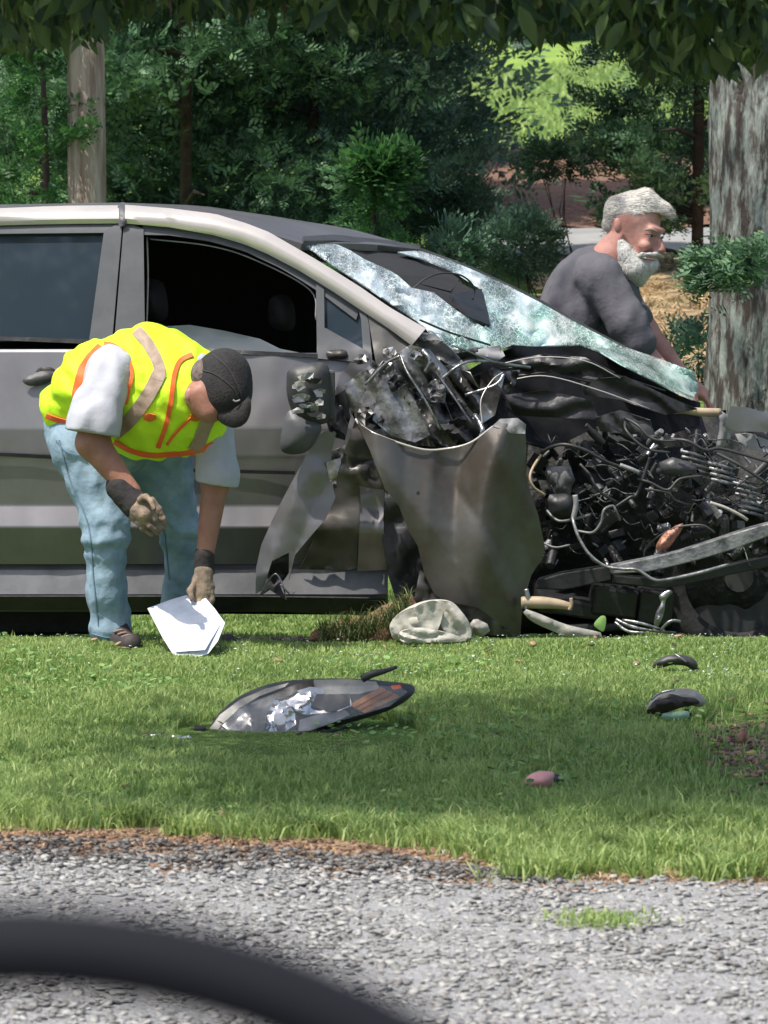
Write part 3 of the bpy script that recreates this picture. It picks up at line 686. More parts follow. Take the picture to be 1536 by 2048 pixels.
for k_ in range(5): b.tube([(tx_ - .05, 19.4, 1.2 + .03 * k_), P(1500, 520 + 12 * k_, 19.0), P(1440 - 8 * k_, 515 + 16 * k_, 18.95), P(1395, 520 + 18 * k_, 18.95)], [.009, .006, .004, .002], 5)
b.build('side_twig', M['barkdark'], tree, True, kind='stuff')
def leafproto():
    V = np.array([(0, 0, 0), (.15, .25, .04), (.17, .55, .02), (0, 1, -.16), (-.17, .55, .02), (-.15, .25, .04), (0, .3, -.03), (0, .62, -.05)])
    return V, [(0, 1, 6), (1, 2, 7, 6), (2, 3, 7), (0, 6, 5), (6, 7, 4, 5), (7, 3, 4)]
LV, LFq = leafproto(); LF = []
for f in LFq:
    LF += [f] if len(f) == 3 else [(f[0], f[1], f[2]), (f[0], f[2], f[3])]
LF = np.array(LF)
low = np.array([(-300, 120), (0, 110), (60, 140), (105, 105), (150, 95), (185, 125), (215, 65), (300, 35), (420, 50), (520, 30), (640, 75), (720, 70), (800, 80), (850, 105), (930, 90), (1010, 105), (1060, 85), (1110, 95), (1150, 70), (1200, 75), (1250, 135), (1300, 170), (1340, 180), (1400, 170), (1450, 185), (1480, 140), (1540, 150), (1900, 150)], float)
def hang(n, y0, y1, over, seed):
    r = np.random.RandomState(seed); px = r.rand(n) * 1900 - 180; L = .04 + .075 * r.rand(n)
    bl = np.interp(px, low[:, 0], low[:, 1]); Y = y0 + (y1 - y0) * r.rand(n)
    tip = bl - (r.rand(n) ** 1.0) * over + 10 * r.randn(n); s = 9600 / Y
    py = tip - L * s * .85
    pos = np.array([P(a, b_, c_) for a, b_, c_ in zip(px, py, Y)])
    d = np.stack([.5 * r.randn(n), .5 * r.randn(n), -1 + .3 * r.rand(n)], 1); u = r.randn(n, 3); return pos, d, u, L
parts = [hang(9500, 11.2, 12.8, 330, 3)]
def cluster(cs, n, rad, seed, lsz=.11):
    r = np.random.RandomState(seed); o = []
    for c_ in cs:
        p = np.array(c_) + r.randn(n, 3) * np.array(rad) * .5
        d = np.stack([.7 * r.randn(n), .7 * r.randn(n), -.6 + .4 * r.randn(n)], 1); o.append((p, d, r.randn(n, 3), lsz * (.7 + .6 * r.rand(n))))
    return [np.concatenate(q) for q in zip(*o)]
shade = []
for i in range(95):       # over the lawn in front of the car
    shade.append((R.uniform(-2.0, .7), R.uniform(10.6, 12.9), R.uniform(3.3, 4.6)))
parts.append(cluster(shade, 120, (.55, .5, .35), 5))
crown = [(R.uniform(-3.5, 6), R.uniform(17, 26), R.uniform(6.2, 9.5)) for i in range(120)]
parts.append(cluster(crown, 60, (1.2, 1.2, .8), 6, .2))
pos, d, u, L = [np.concatenate(q) for q in zip(*parts)]
V, Q = instance(LV, LF, pos, d, u, L)
npm('crown', V, Q, M['leaf'], tree, False)

# ------------------------------------------------------------ the wrecked car
YN = 16.25
ZP = [-.4, .04, .066, .125, .205, .222, .226, .354, .36, .425, .432, .590, .60, .69, .95, .96, 1.36, 1.40, 1.43, 1.45, 1.47]
OP = [.10, .09, .055, .012, .040, .055, .030, -.012, -.012, .012, .012, -.006, -.008, -.010, .050, .062, .200, .222, .25, .30, .36]
def tum(z): return float(np.interp(z, ZP, OP))
def SY(px, py, extra=0):
    Y = YN
    for _ in range(3): Y = YN + tum(P(px, py, Y).z)
    return Y + extra
def side(extra=0): return lambda a, b: SY(a, b, extra)
X0 = P(0, 1200, YN).x
car = thing('wrecked_car', 'grey minivan with its front end torn off and windscreen shattered', 'car', (P(500, 1200, YN).x, 17.1, -.2))
def Xs(px): return (px - CX) / F * (YN / (cp))  # close to P().x at mid height
def panel(name, xl, xr, z0, z1, m, dent=.004, seed=0, xlf=None, xrf=None, nx=70, parent=car):
    """door skin between pixel columns (functions of z allowed), following the pressed side profile"""
    zs = sorted(set(list(np.linspace(z0, z1, 60)) + [z for z in ZP if z0 < z < z1])); V = []
    for z in zs:
        a = xlf(z) if xlf else xl; b_ = xrf(z) if xrf else xr
        q = np.linspace(a, b_, nx)
        yy = YN + np.interp(z, ZP, OP) + dent * fbm(q / 110, z * 3.0, 0, seed, 3) + dent * .5 * vn(q / 45, z * 1.2, 0, seed + 3)
        yy = yy + .004 * np.clip(1 - np.abs(q - a) / 8, 0, 1) + .004 * np.clip(1 - np.abs(q - b_) / 8, 0, 1)
        V.append(np.stack([(q - CX) / F * yy * .9975, yy, 0 * q + z], 1))
    V = np.concatenate(V); ny = len(zs); a = np.arange(nx * ny).reshape(ny, nx)
    Q = np.stack([a[:-1, :-1], a[:-1, 1:], a[1:, 1:], a[1:, :-1]], -1).reshape(-1, 4)
    o = npm(name, V, Q, m, parent); solid(o, .012, -1)
    return o
belt = lambda px: .966 - (px) * .0001
seam = lambda z: 226 + (z - .95) * 50
panel('rear_door', -760, 224, .226, .957, M['paint'], .003, 1, xrf=lambda z: seam(z) - 3)
panel('front_door', 230, 760, .226, .945, M['paint'], .006, 9, xlf=lambda z: seam(z) + 3, xrf=lambda z: np.interp(z, [.226, .5, .8, .95], [772, 760, 690, 748]))
panel('rear_quarter_panel', -1330, -766, .226, .98, M['paint'], .004, 4)
panel('sill', -760, 776, .06, .222, M['sill'], .003, 6, nx=90)
# dark groove and molding line along the doors
ribbon('door_molding', [(-760, 905), (0, 905), (200, 915), (224, 915)], [(-760, 912), (0, 912), (200, 923), (224, 923)], side(-.012), M['black'], car, rows=1)
ribbon('door_molding', [(230, 934), (590, 942)], [(230, 940), (590, 949)], side(-.012), M['black'], car, rows=1)
# under body
b = MB(); b.box((P(-300, 1200, 17.1).x, 17.1, .12), (3.4, 1.45, .10)); b.build('underbody', M['black'], car, bevel=.02)
ribbon('lower_skirt', [(-760, 1192), (500, 1192), (775, 1196)], [(-760, 1218), (500, 1220), (735, 1230)], side(-.03), M['black'], car, rows=2)
# door handle
hd = pillow('door_handle', [(45, 762), (60, 750), (85, 742), (110, 744), (112, 754), (95, 766), (62, 772)], side(-.02), .012, M['plastic'], car, step=6)
pillow('handle_recess', [(72, 745), (80, 735), (100, 734), (112, 742), (108, 750), (90, 752)], side(-.004), .004, M['dark'], car, step=6)
# roof rail in two pieces
ribbon('roof_rail', [(-1200, 470), (-700, 432), (0, 418), (120, 413), (238, 412)], [(-1200, 500), (-700, 470), (0, 450), (120, 447), (238, 446)], side(-.01), M['rail'], car, bulge=.02, n=30)
ribbon('roof_rail', [(250, 411), (340, 418), (430, 429), (490, 447), (537, 465), (623, 515), (669, 543), (720, 575), (779, 616), (851, 658)],
       [(250, 446), (340, 454), (430, 470), (490, 488), (537, 508), (600, 541), (669, 584), (720, 618), (779, 657), (824, 690)], lambda a, b: SY(a, b, -.015) , M['rail'], car, bulge=.02, n=44)
pillow('rail_joint', [(236, 410), (252, 408), (254, 444), (238, 450)], side(-.022), .006, M['trim'], car, step=5, amp=.006, nsc=8)
# door frames and pillars
fr = M['trim']
ribbon('window_frame', [(-700, 466), (0, 446), (245, 446)], [(-700, 486), (0, 468), (208, 466)], side(.0), fr, car, rows=2)
ribbon('door_pillar', [(208, 462), (178, 684)], [(245, 444), (224, 686)], side(-.004), fr, car, rows=2)
ribbon('door_pillar', [(248, 444), (228, 690)], [(287, 458), (290, 694)], side(-.002), fr, car, rows=2)
ribbon('window_frame', [(284, 446), (340, 453), (430, 469), (500, 492), (560, 519), (600, 540), (640, 563), (720, 616)],
       [(288, 470), (340, 471), (420, 483), (490, 503), (560, 536), (600, 560), (636, 583), (712, 640)], side(.004), fr, car, rows=2, n=30)
ribbon('window_seal', [(290, 692), (636, 708)], [(290, 700), (636, 716)], side(-.006), M['black'], car, rows=1)
ribbon('window_seal', [(-700, 668), (0, 673), (178, 679)], [(-700, 676), (0, 681), (178, 688)], side(-.006), M['black'], car, rows=1)
tube('window_seal', [(294, 474, SY(294, 474, .03)), (296, 560, SY(296, 560, .03)), (292, 690, SY(292, 690, .03))], .003, M['tanp'], car)
tube('window_seal', [(300, 478, SY(300, 478, .03)), (420, 492, SY(420, 492, .03)), (510, 520, SY(510, 520, .03)), (620, 580, SY(620, 580, .03)), (632, 640, SY(632, 640, .03))], .0025, M['grey'], car)
# glass
sheet('rear_door_window', [(-700, 480), (0, 463), (212, 462), (180, 684), (-700, 678)], side(.02), M['tint'], car, step=60)
sheet('broken_window_glass', [(292, 700), (292, 655), (380, 650), (450, 662), (520, 678), (560, 698), (600, 706)], side(.03), mat('glassstub', (.06, .075, .08), .1, spec=.9), car, step=25)
sheet('quarter_window', [(645, 574), (722, 622), (727, 700), (648, 660)], side(.012), M['tint'], car, step=25)
ribbon('pillar', [(632, 566), (634, 720)], [(648, 574), (650, 720)], side(-.004), fr, car, rows=1)
ribbon('pillar', [(716, 614), (722, 640), (728, 730)], [(732, 624), (738, 650), (746, 736)], side(-.004), fr, car, rows=1)
sheet('mirror_mount', [(634, 656), (652, 657), (735, 704), (742, 728), (730, 726), (636, 718)], side(-.012), M['trim'], car, step=18, thick=.01)
sheet('cowl_panel', [(735, 628), (775, 655), (824, 692), (812, 716), (780, 730), (752, 728)], side(-.002), M['paint_dull'], car, step=16, amp=.004)
pillow('mirror_socket', [(655, 702), (690, 700), (692, 716), (658, 718)], side(-.02), .01, M['dark'], car, step=6)
# roof
An = resample([(-1250, 505), (-1200, 472), (-700, 434), (0, 420), (240, 414), (430, 431), (537, 467), (604, 487)], 50)
Bn = resample([(-1250, 490), (-1200, 458), (-700, 424), (0, 409), (240, 405), (400, 411), (520, 428), (700, 457), (838, 496)], 50)
rv = []
for t in np.linspace(0, 1, 12):
    q = An * (1 - t) + Bn * t
    for a_, b_ in q: rv.append(P(a_, b_ - 4 * math.sin(math.pi * t), YN + .27 + 1.27 * t))
a = np.arange(12 * 50).reshape(12, 50); Q = np.stack([a[:-1, :-1], a[:-1, 1:], a[1:, 1:], a[1:, :-1]], -1).reshape(-1, 4)
o = npm('roof', rv, Q, M['paint'], car); solid(o, .025, -1)
# interior tub: far side, floor, headliner, seats, dashboard
b = MB()
xa, xb = Xs(-1250), Xs(760)
b.box(((xa + Xs(600)) / 2, YN + 1.56, .70), (Xs(600) - xa, .04, 1.30)); b.box(((Xs(600)+Xs(720)) / 2, YN + 1.5, .60), (Xs(720)-Xs(600), .04, 1.06)); b.box((Xs(700), YN + 1.56, .55), (xb - Xs(560), .04, .95)); b.box(((xa + xb) / 2, YN + .85, .10), (xb - xa, 1.5, .05)); b.box((xa, YN + .85, .6), (.05, 1.55, 1.2))
b.box((Xs(-100), YN + .9, 1.40), (Xs(400) - Xs(-600), 1.3, .02))
b.build('cabin_shell', M['interior'], car)
for (px, yy) in ((330, YN + .42), (330, YN + 1.1), (-180, YN + .42), (-180, YN + 1.1)):
    st = pillow('seat_back', [(px - 60, 1000), (px - 75, 760), (px - 60, 660), (px + 10, 655), (px + 25, 760), (px + 50, 1000)], yy, .2, M['interior'], car, step=30)
    pillow('headrest', [(px - 50, 640), (px - 55, 570), (px - 10, 560), (px + 5, 600), (px, 640)], yy, .12, M['interior'], st, step=20)
pillow('seat_back', [(540, 650), (538, 600), (548, 590), (575, 592), (588, 612), (590, 650), (575, 662)], YN + .75, .1, mat('hr', (.045, .045, .05), .8), car, step=14)
# A pillar far side and windscreen
nearA = np.array([(560, 468), (610, 486), (700, 540), (779, 600), (850, 655), (905, 700), (1025, 700), (1161, 700), (1243, 735), (1325, 778), (1391, 800)], float)
farA = np.array([(700, 460), (836, 500), (943, 538), (1020, 572), (1080, 604), (1189, 664), (1260, 700), (1326, 724), (1392, 765)], float)
def WY(a, b):
    xn = np.interp(b, nearA[:, 1], nearA[:, 0]); xf = np.interp(b, farA[:, 1], farA[:, 0])
    t = min(1, max(0, (a - xn) / max(40, xf - xn)))
    return YN + .27 + 1.25 * t
ws = [(604, 487), (664, 480), (700, 487), (760, 495), (822, 503), (838, 502), (900, 522), (943, 540), (1010, 570), (1080, 606), (1140, 640), (1189, 666), (1240, 692), (1300, 712), (1345, 728), (1391, 748), (1393, 775), (1385, 800), (1345, 782), (1300, 757), (1243, 730), (1200, 704), (1161, 690), (1100, 692), (1060, 694), (1025, 690), (1000, 700), (960, 696), (910, 706), (880, 690), (850, 655), (779, 606), (729, 572), (669, 534)]
hole = [(668, 487), (730, 495), (795, 505), (850, 520), (912, 546), (965, 580), (975, 640), (966, 655), (930, 634), (900, 612), (866, 586), (822, 576), (795, 552), (779, 542), (729, 520), (700, 502)]
# two pieces of glass: near strip + far side, meeting below the hole
near_piece = [(604, 487), (640, 482), (668, 487), (700, 502), (729, 520), (779, 542), (795, 552), (822, 576), (866, 586), (900, 612), (930, 634), (966, 655), (990, 675), (1000, 700), (960, 696), (910, 706), (880, 690), (850, 655), (779, 606), (729, 572), (669, 534)]
far_piece = [(795, 505), (838, 502), (900, 522), (943, 540), (1010, 570), (1080, 606), (1140, 640), (1189, 666), (1240, 692), (1300, 712), (1345, 728), (1391, 745), (1396, 775), (1385, 800), (1345, 782), (1300, 757), (1243, 730), (1200, 704), (1161, 690), (1100, 692), (1060, 694), (1025, 690), (1002, 700), (990, 675), (968, 655), (978, 640), (965, 580), (912, 546), (850, 520)]
wsr = sheet('windscreen', far_piece, WY, M['shatter'], car, step=9, amp=.03, nsc=50, seed=5, ridg=True, thick=.005, fold=[(28, 60, .035), (70, 90, .03)], ang=.7)
sheet('glass_flap', near_piece, WY, M['shatter'], wsr, step=9, amp=.025, nsc=44, seed=8, ridg=True, thick=.005, fold=[(30, 48, .035), (80, 60, .02)], ang=.7)
ribbon('far_pillar', [(690, 455), (836, 494), (943, 533), (1080, 598), (1189, 660), (1250, 692)], [(690, 460), (836, 501), (943, 540), (1080, 606), (1189, 667), (1250, 699)], lambda a, b: YN + 1.54, M['trim'], car, rows=1, thick=.02)
ribbon('roof_header', [(604, 478), (664, 474), (760, 484), (838, 495)], [(606, 487), (668, 486), (760, 496), (838, 504)], WY, M['plastic'], car, rows=1, thick=.02)
# inside seen through the hole
sheet('dashboard', [(640, 545), (900, 560), (1050, 640), (1140, 688), (900, 697), (800, 650)], lambda a, b: WY(a, b) + .16, M['interior'], car, step=40, amp=.02, thick=.02)
sheet('headliner', [(600, 480), (700, 480), (850, 505), (930, 545), (900, 585), (640, 520)], lambda a, b: WY(a, b) + .14, M['interior'], car, step=30, thick=.01)
sheet('airbag_cover', [(899, 592), (962, 580), (979, 653), (935, 636)], lambda a, b: WY(a, b) - .03, M['black'], car, step=20, thick=.012)
tube('steering_rim', [(826, 578, 16.9), (850, 558, 16.95), (885, 546, 17.0), (925, 552, 17.05), (948, 575, 17.1), (945, 600, 17.1)], .0035, M['plastic'], car)
tube('wiper_arm', [(840, 640, 16.5), (900, 665, 16.6), (980, 690, 16.8)], .004, M['plastic'], car)

# ------ torn black cowl cover over the engine bay
sheet('torn_cowl_cover', [(930, 745), (985, 712), (1012, 700), (1030, 692), (1100, 695), (1160, 692), (1210, 712), (1250, 736), (1300, 762), (1345, 786), (1400, 806), (1398, 850), (1300, 880), (1200, 850), (1100, 900), (1030, 880), (1010, 800)],
      lambda a, b: 16.62 + .0010 * (a - 950) - .0009 * (b - 700), mat('cowl', (.004, .004, .005), .6, c2=(.010, .010, .011), scale=12, bump=.1, spec=.2), car, step=8, amp=.008, nsc=60, seed=3, fold=[(14, 60, .024), (40, 120, .03)], thick=.006, ang=1.2)
for q in range(2):
    yy = 742 + q * 24
    tube('cover_rib', [(1000 + 14 * q, yy - 3, 16.52 - .02 * q), (1090, yy - 14, 16.52 - .02 * q), (1200, yy + 2 * q, 16.6 - .02 * q), (1330, yy + 40, 16.75 - .02 * q)], .0035, M['black'], car)
# engine bay mass: lumpy dark body
def bayf(X, D): return D + .03 * fbm(X[..., 0] * 7, X[..., 1] * 7, X[..., 2] * 7, 5, 3)
pr = [('c', P(1000, 1010, 17.2), P(1600, 1000, 17.2), .38, .27), ('c', P(1000, 1130, 17.15), P(1700, 1130, 17.2), .24, .26), ('c', P(900, 860, 17.25), P(1250, 840, 17.3), .22, .2)]
sdfbody('engine_block', pr, mat('engine', (.010, .010, .010), .7, .1, c2=(.028, .027, .025), scale=16, bump=.7, bscale=30), car, .025, .06, extra=bayf, pad=.08)
# random engine hardware
rr = random.Random(4)
EM = [M['black'], M['plastic'], M['alu'], M['beam'], M['black'], M['grey']]
def wpt(px, py):        # front surface depth of the bay
    return 16.72 + .10 * math.sin(px * .013) - .00035 * (py - 900)
from mathutils import Euler
groups = [MB() for _ in EM]
for i in range(240):
    px = rr.uniform(1070, 1600); py = rr.uniform(850, 1130)
    if py < 870 and px < 1180: continue
    Y = wpt(px, py) + rr.uniform(-.05, .12); c = P(px, py, Y); mi = rr.choice([0, 0, 0, 1, 1, 1, 2, 3, 4, 5]); g = MB()
    s = rr.uniform(.008, .026) if mi in (2, 5) else rr.uniform(.015, .06)
    e = Euler((rr.uniform(-1, 1), rr.uniform(-1, 1), rr.uniform(-1, 1)))
    if rr.random() < .5: g.box(c, (s * rr.uniform(.6, 1.6), s * rr.uniform(.4, 1), s * rr.uniform(.3, 1)), e)
    else:
        d = e.to_matrix() @ Vector((0, 0, s)); g.tube([c - d, c + d * .2, c + d], [s * .3, s * .32, s * .22], 9)
    g.build('engine_part', EM[mi], car, bevel=.003)
# ribbed aluminium manifold pieces (right)
for (cx_, cy_, n_) in ((1385, 922, 5), (1490, 985, 6), (1440, 945, 4)):
    g = MB()
    for k in range(n_):
        a_ = P(cx_ - 24 + k * 2, cy_ + k * 11 - 20, 16.50); b_ = P(cx_ + 26 + k * 3, cy_ + k * 11 - 6, 16.52); g.tube([a_, (a_ + b_) / 2 + Vector((0, 0, .002)), b_], [.006, .0065, .005], 8)
    g.build('manifold_rib', M['beam'], car, True)
# wires and hoses
W = M['plastic']; WL = mat('wirel', (.14, .14, .14), .4)
hoses = [
 ([(1085, 905, 16.5), (1100, 895, 16.45), (1130, 889, 16.4), (1170, 900, 16.4), (1210, 922, 16.42), (1245, 935, 16.44), (1280, 945, 16.46)], .0075, W),
 ([(1082, 910, 16.5), (1066, 935, 16.45), (1060, 955, 16.42), (1068, 975, 16.42), (1090, 990, 16.44)], .006, M['beige']),
 ([(1240, 930, 16.41), (1262, 938, 16.41), (1278, 945, 16.42)], .009, M['grey']),
 ([(1160, 928, 16.45), (1180, 950, 16.43), (1190, 970, 16.42), (1205, 988, 16.43), (1235, 1005, 16.46)], .006, W),
 ([(1275, 958, 16.43), (1300, 965, 16.42), (1335, 980, 16.42), (1360, 958, 16.43), (1405, 952, 16.45)], .006, W),
 ([(1290, 978, 16.42), (1335, 985, 16.42), (1350, 1000, 16.43), (1380, 1010, 16.46)], .005, W),
 ([(1248, 835, 16.5), (1275, 850, 16.45), (1300, 875, 16.43), (1330, 882, 16.43), (1360, 880, 16.44)], .006, W),
 ([(1250, 842, 16.5), (1252, 860, 16.45), (1275, 885, 16.43), (1300, 900, 16.43), (1340, 905, 16.44)], .006, W),
 ([(1340, 878, 16.45), (1375, 882, 16.42), (1410, 900, 16.42), (1440, 897, 16.44), (1490, 910, 16.45), (1540, 925, 16.46)], .007, W),
 ([(1430, 905, 16.44), (1470, 925, 16.42), (1510, 950, 16.42), (1560, 985, 16.44)], .007, W),
 ([(1093, 1020, 16.45), (1110, 1038, 16.42), (1130, 1042, 16.41), (1180, 1030, 16.44)], .006, WL),
 ([(1145, 1035, 16.40), (1150, 1055, 16.38), (1160, 1080, 16.37), (1180, 1110, 16.36), (1210, 1132, 16.36), (1245, 1138, 16.35), (1275, 1140, 16.34), (1305, 1158, 16.34), (1330, 1160, 16.35), (1400, 1145, 16.38), (1460, 1128, 16.42)], .007, M['beam']),
 ([(1155, 1062, 16.38), (1185, 1065, 16.36), (1202, 1045, 16.36), (1208, 1020, 16.36), (1225, 1012, 16.38), (1232, 1022, 16.38), (1240, 1040, 16.4)], .006, WL),
 ([(1085, 1085, 16.44), (1110, 1095, 16.42), (1140, 1090, 16.42)], .005, WL),
 ([(1230, 1015, 16.42), (1260, 995, 16.42), (1275, 985, 16.43), (1300, 915, 16.45)], .008, M['black']),
 ([(1150, 990, 16.41), (1152, 1010, 16.41), (1146, 1038, 16.41)], .012, M['grey']),
 ([(1420, 1005, 16.42), (1450, 1015, 16.41), (1480, 1030, 16.41), (1495, 1040, 16.42)], .007, M['tanp']),
 ([(1300, 1150, 16.5), (1290, 1100, 16.5), (1340, 1060, 16.45), (1400, 1050, 16.42), (1430, 1065, 16.42)], .005, W),
]
for i, (p_, r_, m_) in enumerate(hoses): tube('hose' if r_ > .0065 else 'wire', p_, r_ * .8, m_, car)
r2 = random.Random(12)
for i in range(64):
    x0, y0 = r2.uniform(1080, 1560), r2.uniform(870, 1100); a_ = r2.uniform(-.6, .9); L_ = r2.uniform(30, 110); pts = []
    for k in range(5):
        pts.append((x0 + L_ * k / 4 * math.cos(a_), y0 + L_ * k / 4 * math.sin(a_) + r2.uniform(-12, 12), 16.52 + r2.uniform(-.06, .03)))
    tube('wire', pts, r2.uniform(.0014, .0032), r2.choice([W, W, W, M['black'], WL]), car, seg=6, n=4)
pillow('reservoir', [(1085, 935), (1140, 930), (1150, 960), (1135, 990), (1110, 992), (1095, 965)], 16.6, .03, mat('res', (.26, .27, .27), .5, c2=(.08, .08, .08), scale=20), car, step=8, smooth_edge=False, sharp=.2, amp=.01, nsc=14)
pillow('control_box', [(1090, 990), (1150, 985), (1152, 1035), (1092, 1040)], 16.5, .04, M['black'], car, step=10, smooth_edge=False, sharp=.2)
pillow('air_filter_box', [(1318, 925), (1345, 914), (1385, 925), (1400, 944), (1370, 956), (1322, 948)], 16.5, .03, mat('gh', (.05, .05, .053), .45), car, step=8, smooth_edge=False, sharp=.15, amp=.006, nsc=14)
pillow('burst_core', [(1312, 1092), (1325, 1070), (1345, 1055), (1368, 1046), (1362, 1062), (1350, 1080), (1335, 1098), (1318, 1103)], 16.45, .02, M['copper'], car, step=5, amp=.01, nsc=6)
tube('strut_tube', [(1346, 822, 16.62), (1365, 820, 16.6), (1400, 824, 16.6), (1440, 825, 16.62)], [.011, .013, .015, .015], M['beige'], car, seg=12)
pillow('upright_bracket', [(1432, 822), (1452, 820), (1456, 860), (1450, 900), (1432, 898), (1436, 860)], 16.62, .02, M['grey'], car, step=8, smooth_edge=False)
sheet('hood_fragment', [(1460, 812), (1495, 815), (1540, 828), (1640, 850), (1700, 890), (1640, 885), (1540, 864), (1456, 862), (1450, 850)], lambda a, b: 16.5 + .0006 * (a - 1460), M['paint'], car, step=16, amp=.008, thick=.006)
sheet('torn_insulation', [(1470, 868), (1500, 866), (1536, 880), (1536, 905), (1500, 900), (1478, 885)], 16.55, M['grey'], car, step=10, amp=.015, nsc=12)
# front frame beams
def beam(name, A, B, Y, depth, m):
    A = resample(A, 12); B = resample(B, 12); V = []
    for q in (A, B):
        for (a, b_) in q: V.append(P(a, b_, Y)); 
    for q in (A, B):
        for (a, b_) in q: V.append(P(a, b_, Y) + Vector((0, depth, 0)))
    Fc = []
    for i in range(11):
        Fc += [(i, 12 + i, 13 + i, i + 1), (24 + i, 25 + i, 37 + i, 36 + i), (i, i + 1, 25 + i, 24 + i), (12 + i, 36 + i, 37 + i, 13 + i)]
    Fc += [(0, 24, 36, 12), (11, 23, 47, 35)]
    o = npm(name, V, Fc, m, car, False); bv = o.modifiers.new('b', 'BEVEL'); bv.width = .004; bv.segments = 2
    return o
beam('bumper_beam', [(1222, 1131), (1290, 1118), (1366, 1100), (1430, 1080), (1488, 1060), (1600, 1030)], [(1222, 1148), (1300, 1144), (1401, 1119), (1470, 1098), (1530, 1075), (1600, 1055)], 16.40, .07, M['beam'])
beam('frame_rail', [(1078, 1160), (1130, 1145), (1222, 1132)], [(1070, 1178), (1130, 1180), (1222, 1160)], 16.44, .08, M['black'])
beam('frame_rail', [(1222, 1150), (1330, 1160), (1460, 1130), (1600, 1100)], [(1222, 1166), (1330, 1178), (1460, 1150), (1600, 1120)], 16.50, .08, M['black'])
# crossmember boxes beneath
g = MB()
for (px, py, sx, sz) in ((1130, 1200, .22, .06), (1220, 1190, .16, .1), (1300, 1200, .12, .12), (1180, 1240, .3, .03)):
    g.box(P(px, py, 16.75), (sx, .3, sz), Euler((.1, rr.uniform(-.2, .2), .1)))
g.build('subframe', M['black'], car, bevel=.01)
# wheels (front right, far rear, near rear)
def wheel(px, Y, zc, rad, wd, name='wheel', spokes=True):
    c = Vector((P(px, 1200, Y).x, Y, zc)); prof = [(.60, -.42), (.68, -.5), (.90, -.5), (.97, -.40), (1.0, -.25), (1.0, .25), (.97, .40), (.90, .5), (.68, .5), (.60, .42)]
    n = 44; V = []; 
    for i in range(n):
        a = 2 * math.pi * i / n
        for (r_, y_) in prof:
            rr_ = r_ * rad * (1 - (.012 if (i % 2 and r_ > .96) else 0)); V.append((c.x + rr_ * math.cos(a), Y + y_ * wd, zc + rr_ * math.sin(a)))
    k = len(prof); Fc = [(i * k + j, i * k + j + 1, ((i + 1) % n) * k + j + 1, ((i + 1) % n) * k + j) for i in range(n) for j in range(k - 1)]
    wo = npm(name, V, Fc, M['rubber'], car)
    g = MB(); g.tube([(c.x, Y - .2 * wd, zc), (c.x, Y + .3 * wd, zc)], [rad * .62, rad * .62], 30); g.tube([(c.x, Y - .36 * wd, zc), (c.x, Y - .2 * wd, zc)], [rad * .16, rad * .2], 16)
    for q in range(7 if spokes else 0):
        a = q * 2 * math.pi / 7; g.box((c.x + math.cos(a) * rad * .36, Y - .28 * wd, zc + math.sin(a) * rad * .36), (rad * .5, .02, rad * .1), Euler((0, -a, 0)))
    g.build('rim', M['plastic'], wo)
    return wo
wheel(1475, 17.0, .12, .325, .2, spokes=False)
wheel(-560, 16.42, .15, .325, .2)
wheel(40, 17.75, .10, .325, .2)
b = MB(); b.box((P(110, 1240, 17.3).x, 17.2, -.02), (.42, .5, .13)); b.tube([P(180, 1215, 17.3), P(420, 1212, 17.3), P(700, 1214, 17.3)], .03, 10); b.build('exhaust', M['black'], car, bevel=.02)

# ------ fender and torn metal
def FY(a, b):
    t = (a - 700) / 390; s = (b - 850) / 420
    return 16.02 + .05 * (t - .45) ** 2 * 4 - .05 * math.sin(math.pi * min(1, max(0, s))) * math.sin(math.pi * min(1, max(0, t))) + .034 * math.sin(a * .026 + b * .004) + .06 * max(0, s - .5)
fender = [(711, 836), (722, 850), (745, 865), (790, 882), (840, 897), (880, 899), (920, 893), (960, 876), (982, 856), (996, 846), (1030, 848), (1050, 858), (1052, 900), (1050, 940), (1060, 985), (1076, 1030), (1090, 1095), (1082, 1120), (1062, 1150), (1050, 1190), (1042, 1235), (1040, 1276), (1026, 1270), (990, 1240), (955, 1215), (905, 1205), (870, 1190), (850, 1150), (836, 1092), (818, 1062), (797, 1011), (770, 978), (740, 900)]
fo = sheet('front_fender', fender, FY, M['paint_dull'], car, step=7, amp=.004, nsc=130, seed=2, thick=.004, fold=[(97, 170, .034), (60, 230, .018)], ang=1.3)
tube('fender_lip', [(a_, b_, FY(a_, b_) - .006) for a_, b_ in ((711, 838), (722, 851), (760, 872), (840, 898), (890, 898), (940, 886), (982, 856), (1000, 846))], .004, M['rail'], fo)
pillow('bolt_hole', [(832, 985), (838, 981), (843, 986), (840, 993), (833, 992)], lambda a, b: FY(a, b) - .012, .003, M['dark'], fo, step=3)
sheet('fender_brace', [(711, 838), (730, 870), (745, 910), (772, 980), (735, 975), (715, 970), (672, 972), (676, 945), (690, 900)], lambda a, b: 16.06 + .0004 * (a - 711), M['paint_dull'], car, step=10, amp=.02, nsc=45, seed=7, ridg=True)
sheet('fender_lip_fold', [(985, 852), (1000, 838), (1035, 836), (1052, 850), (1050, 868), (1020, 866)], 15.98, M['grey'], fo, step=8, amp=.012, nsc=20)
sheet('wheel_liner', [(770, 980), (800, 1012), (838, 1090), (850, 1150), (880, 1195), (860, 1230), (820, 1215), (792, 1200), (776, 1150), (764, 1080)], 16.2, M['black'], car, step=14, amp=.02, nsc=40)
sheet('wheel_liner', [(840, 1140), (900, 1190), (960, 1212), (1000, 1240), (1030, 1274), (960, 1268), (900, 1240), (850, 1215), (828, 1200)], 16.05, M['paint_dull'], car, step=12, amp=.02, nsc=30, ridg=True)
